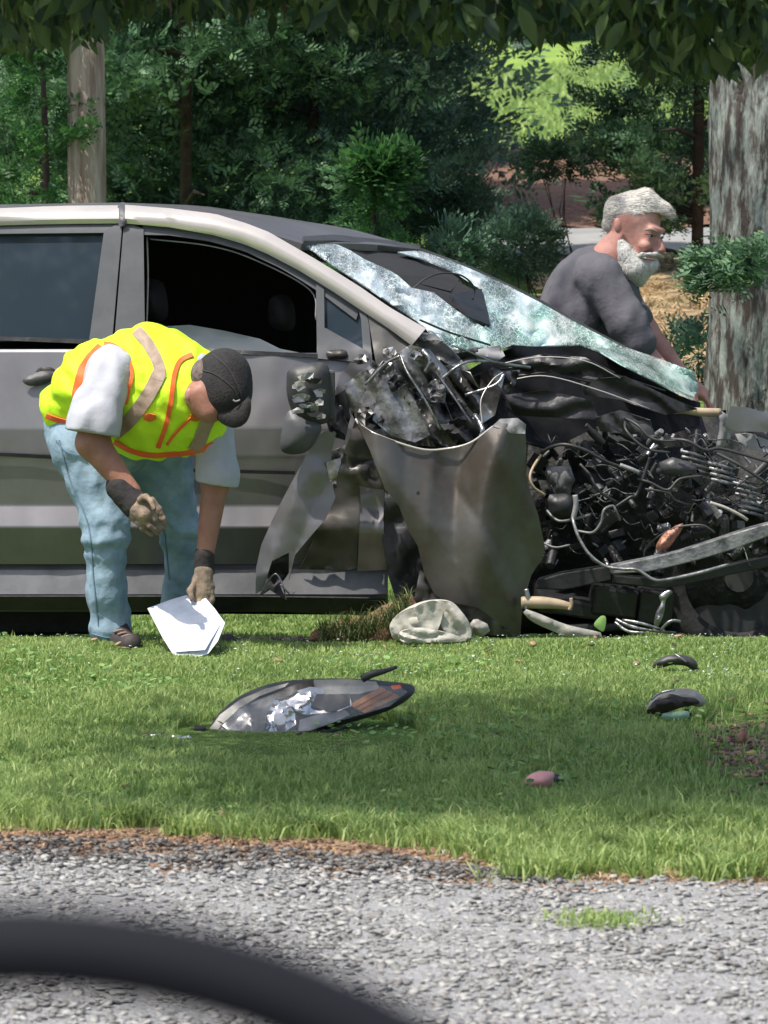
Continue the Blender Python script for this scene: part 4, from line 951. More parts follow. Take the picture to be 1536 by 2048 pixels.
# long flap peeled from the fender, in front of the door
flap = [(648, 862), (629, 876), (605, 925), (574, 982), (545, 1040), (523, 1090), (513, 1135), (511, 1188), (526, 1180), (535, 1150), (545, 1120), (578, 1105), (578, 1160), (590, 1110), (625, 1068), (650, 1040), (671, 995), (660, 950), (664, 900), (672, 866)]
sheet('peeled_fender_strip', flap, lambda a, b: 16.10 - .03 * math.sin((a - 500) * .016), M['paint'], car, step=8, amp=.006, nsc=70, seed=4, thick=.004, fold=(118, 110, .016), ang=1.2)
sheet('strip_inner_face', [(527, 1170), (536, 1128), (556, 1104), (576, 1102), (582, 1140), (560, 1170), (572, 1200), (540, 1180), (520, 1192)], 16.13, M['black'], car, step=8, amp=.02, nsc=16)
for pts_ in ([(520, 1190, 16.08), (535, 1165, 16.07), (552, 1148, 16.06), (566, 1172, 16.05), (572, 1200, 16.05)], [(560, 1168, 16.05), (580, 1188, 16.04), (590, 1182, 16.04)]):
    tube('torn_edge', pts_, .003, M['alu'], car, seg=5)
# creased lower door end
for (ol, sd, m_) in (([(672, 900), (720, 975), (718, 1060), (712, 1135), (700, 1140), (600, 1138), (640, 1050)], 3, 'paint_dull'), ([(722, 978), (768, 978), (768, 1060), (776, 1140), (715, 1142)], 5, 'paint')):
    sheet('creased_door_edge', ol, side(-.03), M[m_], car, step=14, amp=.012, nsc=50, seed=sd)
sheet('torn_bracket', [(660, 905), (690, 890), (688, 940), (668, 985), (655, 960)], 16.12, M['torn'], car, step=8, amp=.02, nsc=20, ridg=True)
sheet('torn_bracket', [(652, 925), (682, 915), (680, 950), (660, 965)], 16.08, M['rail'], car, step=8, amp=.012, nsc=20, ridg=True)
# crumpled inner metal between the door and the engine bay
cr = [
 ([(700, 800), (735, 760), (770, 722), (800, 705), (815, 740), (830, 800), (850, 860), (870, 893), (820, 890), (760, 872), (715, 850)], 16.22, 'torn', .05, 34, 1),
 ([(770, 722), (820, 690), (860, 700), (895, 740), (880, 780), (905, 840), (930, 880), (900, 897), (860, 880), (825, 800), (800, 750)], 16.16, 'torn', .05, 26, 2),
 ([(860, 740), (900, 730), (940, 745), (965, 790), (955, 850), (940, 885), (905, 860), (880, 800)], 16.20, 'torn', .05, 22, 3),
 ([(930, 760), (985, 735), (1010, 745), (1000, 790), (990, 830), (960, 850), (940, 820)], 16.28, 'torn', .04, 30, 4),
 ([(820, 690), (840, 665), (870, 668), (905, 700), (940, 740), (900, 745), (850, 720)], 16.32, 'torn', .04, 20, 5),
 ([(690, 770), (720, 745), (745, 735), (770, 725), (740, 770), (712, 812), (695, 850), (682, 820)], 16.16, 'torn', .03, 16, 6),
 ([(760, 760), (800, 750), (830, 800), (860, 870), (830, 885), (780, 870), (745, 840)], 16.10, 'beam', .035, 40, 7),
 ([(880, 850), (930, 830), (975, 850), (960, 878), (915, 892)], 16.12, 'black', .03, 14, 8),
 ([(700, 725), (760, 728), (730, 760), (690, 800), (668, 790), (680, 750)], 16.25, 'paint', .012, 40, 9),
 ([(950, 700), (1000, 690), (1010, 712), (985, 728), (955, 722)], 16.5, 'grey', .015, 18, 10),
 ([(905, 700), (955, 696), (960, 722), (925, 724)], 16.5, 'black', .015, 12, 11),
 ([(650, 800), (690, 780), (700, 835), (690, 880), (662, 872), (652, 840)], 16.14, 'black', .03, 18, 12),
]
for (ol, Y_, m_, am, ns_, sd) in cr: sheet('crumpled_metal', ol, Y_, M[m_], car, step=6.5, amp=am * .25, nsc=ns_ * 3, seed=sd * 3, fold=((52, 58, 40, 70, 30, 60, 56, 20, 45, 0, 10, 65)[sd - 1], max(30, ns_ * 1.5), am * .8), thick=.003, smooth=True, ang=.95)
for pts_, r_ in (([(730, 770, 16.1), (770, 728, 16.08), (800, 712, 16.05)], .005), ([(880, 760, 16.1), (920, 730, 16.1), (960, 722, 16.15), (1060, 735, 16.3)], .005), ([(905, 690, 16.3), (1000, 728, 16.4), (1060, 733, 16.5)], .004), ([(845, 700, 16.1), (860, 720, 16.08), (850, 745, 16.08)], .007), ([(950, 830, 16.1), (965, 860, 16.05), (958, 885, 16.05)], .009), ([(800, 706, 16.1), (815, 745, 16.05), (850, 800, 16.03), (880, 860, 16.05)], .004), ([(870, 742, 16.1), (905, 790, 16.08), (945, 850, 16.06)], .004), ([(930, 790, 16.14), (990, 770, 16.14), (1008, 748, 16.16)], .005)):
    tube('bent_rod', pts_, r_, M['alu'], car, seg=7)
rc = random.Random(31)
for i in range(12):
    px, py = rc.uniform(720, 990), rc.uniform(700, 880)
    if py > 850 and (px < 860): continue
    q = rc.uniform(10, 26); ol = [(px + q * rc.uniform(.5, 1.2) * math.cos(a_), py + q * rc.uniform(.5, 1.2) * math.sin(a_)) for a_ in np.linspace(0, 6.28, 6, endpoint=False)]
    sheet('metal_shard', ol, 16.10 + rc.uniform(-.02, .06), M[rc.choice(['torn', 'torn', 'torn', 'black', 'beam'])], car, step=7, amp=.025, nsc=12, seed=i + 40, ridg=True, smooth=False, thick=.002)
for i, (ol, Y_, mm, fo_) in enumerate((
  ([(1020, 720), (1090, 708), (1170, 715), (1230, 745), (1190, 760), (1100, 745), (1030, 752)], 16.50, 'black', (8, 22, .015)),
  ([(1160, 760), (1250, 752), (1340, 795), (1395, 818), (1330, 830), (1240, 800), (1170, 790)], 16.56, 'black', (22, 24, .015)),
  ([(985, 745), (1040, 740), (1030, 770), (1000, 800), (985, 780)], 16.40, 'torn', (60, 18, .018)),
  ([(1010, 790), (1090, 780), (1180, 800), (1200, 840), (1110, 835), (1030, 830)], 16.52, 'black', (5, 26, .016)),
  ([(1190, 835), (1240, 820), (1300, 840), (1310, 870), (1250, 868), (1200, 862)], 16.5, 'plastic', (35, 18, .015)))):
    sheet('crushed_panel', ol, Y_, M[mm], car, step=6, amp=.005, nsc=40, seed=200 + i, fold=(fo_[0], fo_[1] * 1.5, fo_[2]), thick=.003, ang=1.1)
for pts_ in ([(1000, 728, 16.42), (1080, 714, 16.44), (1170, 722, 16.46), (1240, 756, 16.5)], [(1010, 762, 16.42), (1090, 752, 16.42), (1190, 778, 16.45), (1300, 818, 16.5)], [(965, 850, 16.06), (962, 800, 16.08), (985, 760, 16.12), (1005, 745, 16.14)]):
    tube('torn_edge', pts_, .0022, M['rail'], car, seg=5)  # pale tubes add bright highlight rims along the creased and torn metal
# wing mirror, broken open
mr = pillow('mirror_housing', [(580, 738), (620, 726), (655, 730), (660, 780), (658, 840), (630, 848), (595, 838), (576, 800), (573, 760)], 16.02, .05, M['plastic'], car, step=10)
pillow('mirror_shell', [(572, 830), (592, 822), (640, 845), (636, 875), (612, 904), (575, 908), (560, 890)], 16.02, .04, M['trim'], car, step=10)
rm = random.Random(9)
for i in range(16):
    px = rm.uniform(592, 645); py = 748 + i * 5.6; q = rm.uniform(8, 24)
    ol = [(px - q, py), (px, py - rm.uniform(3, 8)), (px + q * .8, py - 2), (px + q * .7, py + rm.uniform(4, 9)), (px - q * .6, py + 7)]
    ol = [(min(655, max(584, a)), b) for a, b in ol]
    sheet('mirror_fragment', ol, 15.955 - .002 * (i % 4), M[rm.choice(['alu', 'alu', 'grey', 'black', 'rail'])], mr, step=8, amp=.006, nsc=10, seed=i, smooth=False)
b = MB(); b.box(P(664, 790, 16.05), (.02, .06, .16)); b.build('mirror_bracket', M['plastic'], car, bevel=.004)

# ------------------------------------------------------------ things on the ground by the wreck
def onG(px, py): return gp(px, py)
g0 = P(875, 1278, 15.9)
ab = pillow('crumpled_cloth', [(782, 1268), (780, 1248), (800, 1225), (835, 1206), (870, 1199), (902, 1203), (925, 1225), (940, 1250), (942, 1278), (900, 1282), (850, 1283), (810, 1284), (788, 1278)], 15.88, .10, M['cloth'], None, step=8, amp=.012, nsc=40, seed=4, smooth_edge=True, fold=[(20, 90, .02), (75, 70, .02)], loc=g0)
tag(ab, 'crumpled off-white cloth bag lying on the grass below the hanging fender', 'cloth')
for i, (ol, yo, fo_) in enumerate((
  ([(784, 1262), (782, 1246), (800, 1226), (830, 1214), (850, 1222), (846, 1250), (830, 1268), (800, 1272)], 15.785, [(55, 34, .014)]),
  ([(828, 1218), (845, 1206), (872, 1201), (886, 1216), (880, 1250), (862, 1272), (838, 1262), (836, 1238)], 15.77, [(82, 30, .016)]),
  ([(872, 1204), (898, 1203), (922, 1224), (938, 1248), (940, 1276), (908, 1280), (888, 1262), (878, 1236)], 15.785, [(65, 28, .016)]),
  ([(800, 1264), (835, 1256), (880, 1262), (915, 1272), (930, 1282), (850, 1285), (805, 1284)], 15.76, [(8, 22, .012)]))):
    sheet('cloth_fold', ol, yo, M['cloth'], ab, step=5, amp=.008, nsc=30, seed=300 + i, fold=fo_, smooth_edge=True, thick=.004, ang=1.4)
g0 = P(965, 1278, 15.9)
ab = pillow('crumpled_cloth', [(938, 1240), (955, 1238), (975, 1248), (980, 1262), (965, 1274), (945, 1268)], 15.86, .03, M['tanp'], None, step=6, amp=.006, nsc=30, seed=5, smooth_edge=False, fold=[(60, 24, .014), (0, 20, .01)], loc=g0)
tag(ab, 'small grey-beige scrap right beside the big off-white bag', 'scrap')
# clod of earth with grass
cl = thing('earth_clod', 'clod of torn-up earth and grass below the crushed wheel', 'clod', P(720, 1280, 16.0))
def clod(name, prims, seed): return sdfbody(name, prims, M['soil'], cl, .012, .04, fold=.025, fsc=22, seed=seed, pad=.05)
clod('earth', [('c', P(640, 1272, 15.98), P(760, 1262, 16.0), .03, .06), ('c', P(760, 1262, 16.0), P(815, 1205, 16.02), .05, .02)], 3)
n = 1500; t_ = NR.rand(n); cpx = 640 + 180 * t_; cpy = 1272 - 22 * t_ - 40 * np.clip((t_ - .65) / .35, 0, 1) + 12 * NR.randn(n)
q = np.array([P(a, b_, 15.95) for a, b_ in zip(cpx, cpy)]); 
gb = blades('torn_grass', q[:, 0], q[:, 1] + .02 * NR.randn(n), .03 + .03 * NR.rand(n), .0016 + 0 * t_, leafmat('tornleaf', (.05, .08, .03), (.2, .22, .08), .2), 1.5, z=q[:, 2], kind='stuff')
gb.parent = cl; gb.matrix_parent_inverse = Matrix.Translation(-Vector(cl.location))
n = 700; t_ = NR.rand(n); q = [gp(470 + 300 * a, 1283 + 4 * b_) for a, b_ in zip(t_[:60], NR.rand(60))]
qx = np.array([v.x for v in q]); qy = np.array([v.y for v in q])
stones('dirt_lumps', np.repeat(qx, 4) + .03 * NR.randn(240), np.repeat(qy, 4) + .04 * NR.randn(240), .012 + .03 * NR.rand(240), SD, 0)
# broken plastics under the nose
def piece(name, label, cat, ol, Y, m, depth=.012, **k):
    o = pillow(name, ol, Y, depth, m, None, step=k.pop('step', 7), loc=P(np.mean([q[0] for q in ol]), max(q[1] for q in ol), Y if not callable(Y) else 15.9), **k)
    return tag(o, label, cat)
piece('plastic_strip', 'long grey-beige torn strip on the grass right of the fender tip', 'debris', [(1045, 1218), (1075, 1226), (1130, 1248), (1190, 1262), (1230, 1274), (1150, 1276), (1105, 1262), (1060, 1240)], 15.98, M['tanp'], amp=.01, nsc=30)
sh = thing('broken_strut', 'beige broken strut cylinder on the ground beside the fender tip', 'car part', P(1090, 1240, 16.1))
tube('cylinder', [(1042, 1205, 16.05), (1080, 1205, 16.05), (1115, 1208, 16.05), (1145, 1214, 16.05)], [.02, .021, .017, .012], M['beige'], sh, seg=14)
tube('bolt_end', [(1052, 1178, 16.04), (1056, 1200, 16.04), (1050, 1222, 16.04)], .009, M['alu'], sh)
tube('clamp', [(1142, 1196, 16.03), (1143, 1210, 16.03), (1138, 1220, 16.03)], .006, M['beige'], sh)
mt = thing('torn_metal_strips', 'thin bright torn metal strips on the ground under the engine bay', 'debris', P(1290, 1270, 16.0))
for i, pts_ in enumerate(([(1232, 1238, 16.0), (1262, 1252, 15.98), (1310, 1262, 15.97), (1352, 1266, 15.98)], [(1230, 1244, 16.0), (1255, 1262, 15.98), (1290, 1266, 15.97)], [(1320, 1262, 15.97), (1335, 1246, 15.96), (1348, 1241, 15.96), (1362, 1243, 15.96)], [(1245, 1240, 15.99), (1280, 1246, 15.97), (1320, 1258, 15.97)])):
    tube('strip', pts_, .0055, M['alu'], mt, seg=6)
o_ = pillow('mangled_bracket', [(1308, 1250), (1312, 1225), (1322, 1205), (1318, 1192), (1338, 1180), (1345, 1186), (1332, 1200), (1328, 1225), (1318, 1252)], 16.3, .012, M['alu'], car, step=5, amp=.01, nsc=8)
piece('leafy_sprig', 'light green leaf standing on the ground beneath the engine bay', 'leaf', [(1196, 1258), (1188, 1248), (1202, 1232), (1212, 1236), (1208, 1262)], 15.98, mat('lg', (.22, .38, .10), .6), .004, step=5)
# headlight lying in the lawn
HY = 13.45
hlm = thing('headlight_unit', 'long broken headlight unit lying in the lawn, amber reflector at its right end', 'headlight', gp(600, 1482))
def HYf(a, b): return HY + .04 * ((a - 610) / 220) ** 2 + .0012 * (1480 - b)
pillow('housing', [(392, 1474), (388, 1458), (415, 1456), (440, 1424), (480, 1392), (525, 1372), (570, 1362), (640, 1357), (720, 1358), (790, 1364), (824, 1370), (829, 1384), (812, 1402), (780, 1420), (740, 1434), (690, 1448), (640, 1462), (600, 1476), (500, 1480), (420, 1480)], lambda a, b: HYf(a, b) + .05, .055, M['plastic'], hlm, step=12, dmax=22)
b = MB(); b.box(P(400, 1464, HY + .01), (.034, .05, .032)); b.build('end_tab', M['black'], hlm, bevel=.003)
b = MB(); b.tube([P(400, 1478, HY - .01), P(500, 1483, HY - .015), P(600, 1479, HY - .01), P(700, 1452, HY + .01)], [.007, .009, .008, .004], 8); b.build('lower_rim', M['black'], hlm, True)
def hs(name, ol, off, m, amp=.004, **k): return sheet(name, ol, lambda a, b: HYf(a, b) - off, m, hlm, step=k.pop('step', 9), amp=amp, nsc=k.pop('nsc', 24), thick=.003, **k)
hs('chrome_trim', [(412, 1468), (440, 1430), (480, 1400), (530, 1378), (578, 1366), (570, 1374), (520, 1392), (478, 1418), (450, 1444), (428, 1470)], .020, M['tanp'])
hs('inner_bezel', [(428, 1470), (450, 1442), (478, 1416), (535, 1394), (540, 1400), (520, 1430), (522, 1464), (500, 1468)], .016, mat('hz', (.28, .28, .29), .25, .6, c2=(.10, .10, .10), scale=16), .008)
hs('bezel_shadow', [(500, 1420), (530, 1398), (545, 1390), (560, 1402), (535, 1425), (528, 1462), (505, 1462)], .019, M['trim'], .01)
hs('reflector_bowl', [(530, 1455), (536, 1425), (548, 1400), (570, 1402), (590, 1425), (592, 1450), (570, 1464), (540, 1464)], .022, M['chrome'], .022, nsc=14)
hs('reflector_bowl', [(560, 1402), (580, 1388), (620, 1384), (700, 1392), (704, 1412), (670, 1425), (610, 1430), (585, 1420)], .022, M['chrome'], .014, nsc=24)
hs('lamp_bulb', [(548, 1432), (560, 1426), (572, 1434), (570, 1448), (556, 1452), (546, 1444)], .040, M['white'], .004, step=5)
hs('cavity_shade', [(615, 1390), (700, 1388), (700, 1412), (660, 1424), (625, 1412)], .027, M['dark'], .006)  # flat dark sheet stands in for the shade inside the lamp
hs('torn_edge', [(545, 1388), (600, 1366), (626, 1362), (628, 1372), (590, 1386), (565, 1398), (548, 1398)], .024, M['dark'])
hs('upper_panel', [(628, 1360), (700, 1359), (752, 1364), (760, 1378), (720, 1388), (640, 1390), (622, 1380)], .018, M['tanp'])
hs('bright_panel', [(595, 1382), (620, 1374), (645, 1378), (650, 1388), (600, 1390)], .026, M['white'])
for k in range(6):
    q = np.array([k * 6.5, k * 3.2]); A_ = np.array([698, 1410]) + q * .8; B_ = np.array([762, 1374]) + q
    hs('amber_reflector', [tuple(A_), tuple(B_), tuple(B_ + (5, 3.6)), tuple(A_ + (5, 3.6))], .022 + .004 * (k % 2), M['amber'], 0, step=14)
hs('lower_panel', [(600, 1440), (640, 1428), (690, 1420), (700, 1430), (670, 1444), (620, 1462), (596, 1464)], .018, mat('lp', (.22, .22, .23), .3), .01)
hs('marker_lens', [(782, 1372), (800, 1370), (803, 1376), (786, 1380)], .03, M['orange'], 0, step=6)
hs('lens_cover', [(430, 1468), (460, 1432), (500, 1404), (560, 1384), (640, 1374), (740, 1370), (800, 1374), (815, 1384), (780, 1412), (720, 1430), (660, 1446), (600, 1462), (520, 1468)], .046, M['lens'], .003, step=16)
tube('mounting_tab', [(724, 1358, HY + .05), (745, 1348, HY + .06), (770, 1342, HY + .06), (793, 1334, HY + .07)], [.012, .012, .008, .006], M['plastic'], hlm, seg=6)
# other debris in the lawn
def lawnpiece(name, label, cat, ol, m, depth=.015, lift=0, **k):
    c = gp(np.mean([q[0] for q in ol]), max(q[1] for q in ol)); return tag(pillow(name, ol, lambda a, b: c.y + .03, depth, m, None, step=k.pop('step', 6), loc=c, **k), label, cat)
lawnpiece('plastic_cover', 'round pink plastic cap lying in the shaded lawn', 'cover', [(1048, 1572), (1052, 1556), (1068, 1545), (1090, 1542), (1108, 1546), (1106, 1560), (1100, 1574), (1085, 1582), (1062, 1580)], M['pink'], .035)
lawnpiece('black_fragment', 'small black plastic piece touching the right side of the pink cap', 'debris', [(1104, 1550), (1118, 1548), (1127, 1558), (1122, 1572), (1104, 1576)], M['plastic'], .02)
arch = thing('black_trim_piece', 'arched black plastic trim in the lawn at right, farther of the two pieces', 'debris', gp(1355, 1345))
yy = gp(1355, 1345).y
pillow('arched_cover', [(1304, 1336), (1312, 1322), (1335, 1311), (1362, 1309), (1385, 1316), (1396, 1330), (1388, 1340), (1370, 1332), (1345, 1330), (1322, 1336)], yy, .03, M['plastic'], arch, step=7)
tube('clip', [(1350, 1308, yy - .03), (1362, 1316, yy - .04), (1372, 1324, yy - .04)], .003, M['alu'], arch)
tube('stalk', [(1388, 1330, yy), (1398, 1345, yy), (1408, 1366, yy - .02)], .005, M['plastic'], arch)
mp_ = thing('mirror_piece', 'cracked grey lamp fragment in the lawn at right, nearer of the two pieces', 'debris', gp(1345, 1440))
yy = gp(1345, 1440).y
pillow('shell', [(1292, 1424), (1300, 1402), (1320, 1386), (1350, 1378), (1382, 1378), (1402, 1388), (1412, 1404), (1400, 1414), (1370, 1410), (1330, 1424), (1305, 1430)], yy, .035, M['tanp'], mp_, step=7)
pillow('dark_inner', [(1294, 1426), (1310, 1400), (1340, 1388), (1366, 1394), (1392, 1398), (1396, 1408), (1360, 1416), (1330, 1426)], yy - .035, .012, M['dark'], mp_, step=7, amp=.01, nsc=12)
pillow('green_glass', [(1318, 1430), (1345, 1424), (1372, 1422), (1384, 1430), (1365, 1438), (1335, 1440)], yy - .04, .006, mat('gg', (.25, .40, .28), .2, spec=.8), mp_, step=7)
tube('chrome_edge', [(1302, 1400, yy - .04), (1320, 1386, yy - .05), (1350, 1379, yy - .05)], .003, M['alu'], mp_)
lawnpiece('shard_strip', 'thin dark and silver shards lying left of the headlight tip', 'debris', [(288, 1474), (310, 1468), (345, 1472), (380, 1472), (378, 1480), (340, 1482), (300, 1482)], M['chrome'], .012, amp=.01, nsc=10)
lawnpiece('white_chip', 'small white chip in the grass just below the off-white bag', 'debris', [(966, 1299), (975, 1297), (992, 1306), (988, 1310), (972, 1306)], M['paper'], .01)
lawnpiece('dark_debris', 'dark shoe-like lump on the grass right behind the white paper sheet', 'debris', [(440, 1284), (446, 1270), (462, 1268), (474, 1280), (474, 1290), (444, 1292)], M['shoe'], .03)
lawnpiece('brown_leaf', 'dry brown leaf curl in the shaded lawn below the bag', 'leaf', [(972, 1478), (985, 1468), (998, 1466), (995, 1474), (980, 1484)], M['beige'], .008)
lawnpiece('yellow_leaf', 'yellow-green fallen leaf on the bare earth at the right edge', 'leaf', [(1482, 1518), (1490, 1506), (1508, 1500), (1514, 1508), (1500, 1518)], mat('yl', (.42, .42, .08), .7), .008)
lawnpiece('brown_leaf', 'curled tan leaf on the bare earth at the far right edge', 'leaf', [(1474, 1484), (1480, 1462), (1490, 1460), (1492, 1478), (1484, 1496)], M['copper'], .01)
lawnpiece('orange_leaf', 'small orange leaf in the lawn near the right edge', 'leaf', [(1490, 1436), (1500, 1428), (1508, 1431), (1500, 1438)], M['orange'], .005)
lawnpiece('pebble', 'pale stone in the grass edge at lower middle', 'stone', [(878, 1710), (884, 1700), (896, 1700), (900, 1708), (892, 1714)], M['cloth'], .012)
lawnpiece('brown_mushroom', 'rusty brown lump in the grass edge above the pale stone', 'debris', [(966, 1682), (972, 1674), (984, 1674), (988, 1682), (976, 1688)], M['copper'], .012)
lawnpiece('orange_chip', 'small orange-brown chip on the dirt strip at left', 'debris', [(222, 1674), (232, 1670), (246, 1671), (244, 1678), (226, 1680)], M['amber'], .008)
for i, (px, py) in enumerate(((8, 1518), (255, 1556))):
    lawnpiece('clover_flower', ['white clover head in the grass at the left edge', 'white clover head in the lawn below the silver shards'][i], 'flower', [(px - 7, py + 5), (px - 6, py - 5), (px + 4, py - 7), (px + 8, py), (px + 4, py + 7)], M['cloth'], .01, step=4)

# ------------------------------------------------------------ steering wheel rim of the photographer's car, very near
sw = thing('steering_wheel', 'blurred black curved steering wheel rim in the near foreground, bottom left', 'steering wheel', P(0, 3400, 1.2))
c = P(10, 1920, 1.2) - Vector((0, 0, .2)); n = 90; V = [(c.x + .2 * math.cos(a), 1.2 + .02 * math.sin(a), c.z + .2 * math.sin(a)) for a in np.linspace(0, 2 * math.pi, n, endpoint=False)]
ring = np.array(V); an = np.linspace(0, 6.283, 14, endpoint=False); Vt = []
for p_ in ring:
    rad = (p_ - np.array(c)); rad /= np.linalg.norm(rad)
    for a in an: Vt.append(p_ + rad * .0120 * math.cos(a) + np.array([0, 1, 0]) * .0120 * math.sin(a))
Q = np.array([(i * 14 + j, i * 14 + (j + 1) % 14, ((i + 1) % n) * 14 + (j + 1) % 14, ((i + 1) % n) * 14 + j) for i in range(n) for j in range(14)])
npm('rim', Vt, Q, mat('wheelrim', (.010, .011, .015), .7, spec=.15), sw)
b = MB()
for a in (math.radians(200), math.radians(340), math.radians(270)):
    b.tube([np.array(c), np.array(c) + np.array([.2 * math.cos(a), 0, .2 * math.sin(a)])], [.02, .014], 8)
b.build('spoke', M['plastic'], sw, True); b = MB(); b.tube([(c.x, 1.19, c.z), (c.x, 1.23, c.z)], [.06, .05], 20); b.build('hub', M['plastic'], sw, True)

# ------------------------------------------------------------ the worker
WF = gp(235, 1300)
wk = thing('person', 'person in yellow safety vest, black cap and jeans bending over beside the car door', 'person', (WF.x, WF.y, float(tz(WF.x, WF.y))))
px1 = 1 / 608.0     # metres per pixel here
J = dict(pel=P(165, 862, 15.86), bel=P(225, 795, 15.78), che=P(322, 785, 15.66), nk=P(392, 752, 15.58), hd=P(428, 775, 15.50),
  shr=P(212, 748, 15.50), elr=P(185, 885, 15.46), wrr=P(262, 985, 15.42), shl=P(418, 838, 15.72), ell=P(432, 955, 15.66), wrl=P(408, 1125, 15.62),
  hpr=P(170, 885, 15.80), knr=P(212, 1065, 15.72), anr=P(224, 1262, 15.76), hpl=P(285, 905, 15.95), knl=P(362, 1060, 15.96), anl=P(350, 1240, 16.08))
J = {k: np.array(v) for k, v in J.items()}
def pxr(q): return q * px1
# skin
body = [('c', J['pel'], J['che'], .12, .15), ('c', J['che'], J['nk'], .10, .065), ('c', J['nk'], J['hd'], .055, .06),
        ('e', J['hd'] + np.array([.012, 0, 0]), (.088, .098, .112), Euler((0, .5, 0))),
        ('c', np.array(P(405, 812, 15.46)), np.array(P(424, 826, 15.44)), .038, .030), ('c', np.array(P(396, 790, 15.44)), np.array(P(415, 822, 15.43)), .035, .03),
        ('e', np.array(P(381, 790, 15.455)), (.016, .010, .026), Euler((0, .3, 0))),
        ('c', J['shr'] + np.array([0, .06, -.04]), J['elr'], .05, .051), ('c', J['elr'], J['wrr'], .052, .034), ('c', J['shl'], J['ell'], .06, .050), ('c', J['ell'], J['wrl'], .045, .030),
        ('c', J['hpr'], J['knr'], .08, .05), ('c', J['knr'], J['anr'], .05, .035), ('c', J['hpl'], J['knl'], .08, .05), ('c', J['knl'], J['anl'], .05, .035)]
sdfbody('body', body, M['skin'], wk, .008, .025)
pillow('ear', [(370, 798), (370, 784), (378, 776), (386, 782), (386, 796), (379, 804)], 15.425, .008, M['skin2'], wk, step=4)
# jeans
jn = [('c', J['pel'] + np.array([-.0, 0, .02]), J['hpr'], pxr(74), pxr(72)), ('c', J['pel'], J['hpl'], pxr(72), pxr(64)), ('c', np.array(P(235, 870, 15.8)), J['hpl'], pxr(70), pxr(66)),
      ('c', J['hpr'] + np.array([.02, 0, -.01]), J['knr'], pxr(74), pxr(46)), ('c', J['knr'], np.array(P(212, 1180, 15.74)), pxr(46), pxr(38)), ('c', np.array(P(212, 1180, 15.74)), np.array(P(222, 1258, 15.76)), pxr(38), pxr(42)),
      ('c', J['hpl'], J['knl'], pxr(70), pxr(42)), ('c', np.array(P(345, 900, 15.92)), J['knl'], pxr(38), pxr(32)), ('c', J['knl'], np.array(P(360, 1170, 16.02)), pxr(38), pxr(30)), ('c', np.array(P(360, 1170, 16.02)), J['anl'] + np.array([0, 0, .02]), pxr(30), pxr(32))]
def jfold(X, D):
    zk = X[..., 2]
    f = .0035 * np.sin(zk * 80 + 3.5 * fbm(X[..., 0] * 9, X[..., 1] * 9, zk * 5, 3)) * (np.exp(-((zk - float(J['knr'][2])) / .09) ** 2) + .9 * np.exp(-((zk - float(J['anr'][2]) - .03) / .07) ** 2) + .35)
    return D + f + .006 * fbm(X[..., 0] * 18, X[..., 1] * 18, zk * 9, 6)
sdfbody('jeans', jn, M['jeans'], wk, .0065, .035, extra=jfold, cut=[(P(226, 1281, 15.75), (0, 0, -1))])
# white t-shirt: two sleeves and hem
sdfbody('shirt_sleeve', [('c', np.array(P(222, 735, 15.54)), np.array(P(190, 850, 15.44)), pxr(50), pxr(50)), ('c', np.array(P(190, 850, 15.44)), np.array(P(184, 885, 15.44)), pxr(50), pxr(52))], M['white'], wk, .006, .03, fold=.013, fsc=14, seed=2, cut=[(P(190, 868, 15.44), (-.15, -.1, -1))], fdir=(1, 1, .5))
sdfbody('shirt_sleeve', [('c', np.array(P(425, 850, 15.66)), np.array(P(436, 950, 15.64)), pxr(42), pxr(41)), ('c', np.array(P(436, 950, 15.64)), np.array(P(432, 990, 15.64)), pxr(41), pxr(42))], M['white'], wk, .006, .03, fold=.007, fsc=17, seed=5, cut=[(P(432, 968, 15.64), (-.15, 0, -1))], fdir=(1, 1, .5))
sdfbody('shirt_collar', [('c', np.array(P(345, 790, 15.6)), np.array(P(392, 740, 15.56)), pxr(58), pxr(36))], M['white'], wk, .007, .03, fold=.004)
# vest
vs = [('c', np.array(P(140, 825, 15.84)), np.array(P(200, 782, 15.78)), pxr(58), pxr(98)), ('c', np.array(P(200, 782, 15.78)), np.array(P(300, 782, 15.68)), pxr(98), pxr(126)), ('c', np.array(P(300, 782, 15.68)), np.array(P(352, 790, 15.62)), pxr(126), pxr(108)),
      ('c', np.array(P(352, 790, 15.62)), np.array(P(405, 840, 15.68)), pxr(98), pxr(56)), ('c', np.array(P(275, 850, 15.66)), np.array(P(400, 855, 15.64)), pxr(62), pxr(54)), ('c', np.array(P(118, 800, 15.86)), np.array(P(160, 800, 15.84)), pxr(36), pxr(60))]
def vfold(X, D):
    return D + .010 * fbm(X[..., 0] * 9 + X[..., 2] * 5, X[..., 1] * 9, X[..., 2] * 13, 8) + .004 * np.sin(X[..., 0] * 70 + X[..., 2] * 40 + 4 * fbm(X[..., 0] * 6, 0, X[..., 2] * 6, 2))
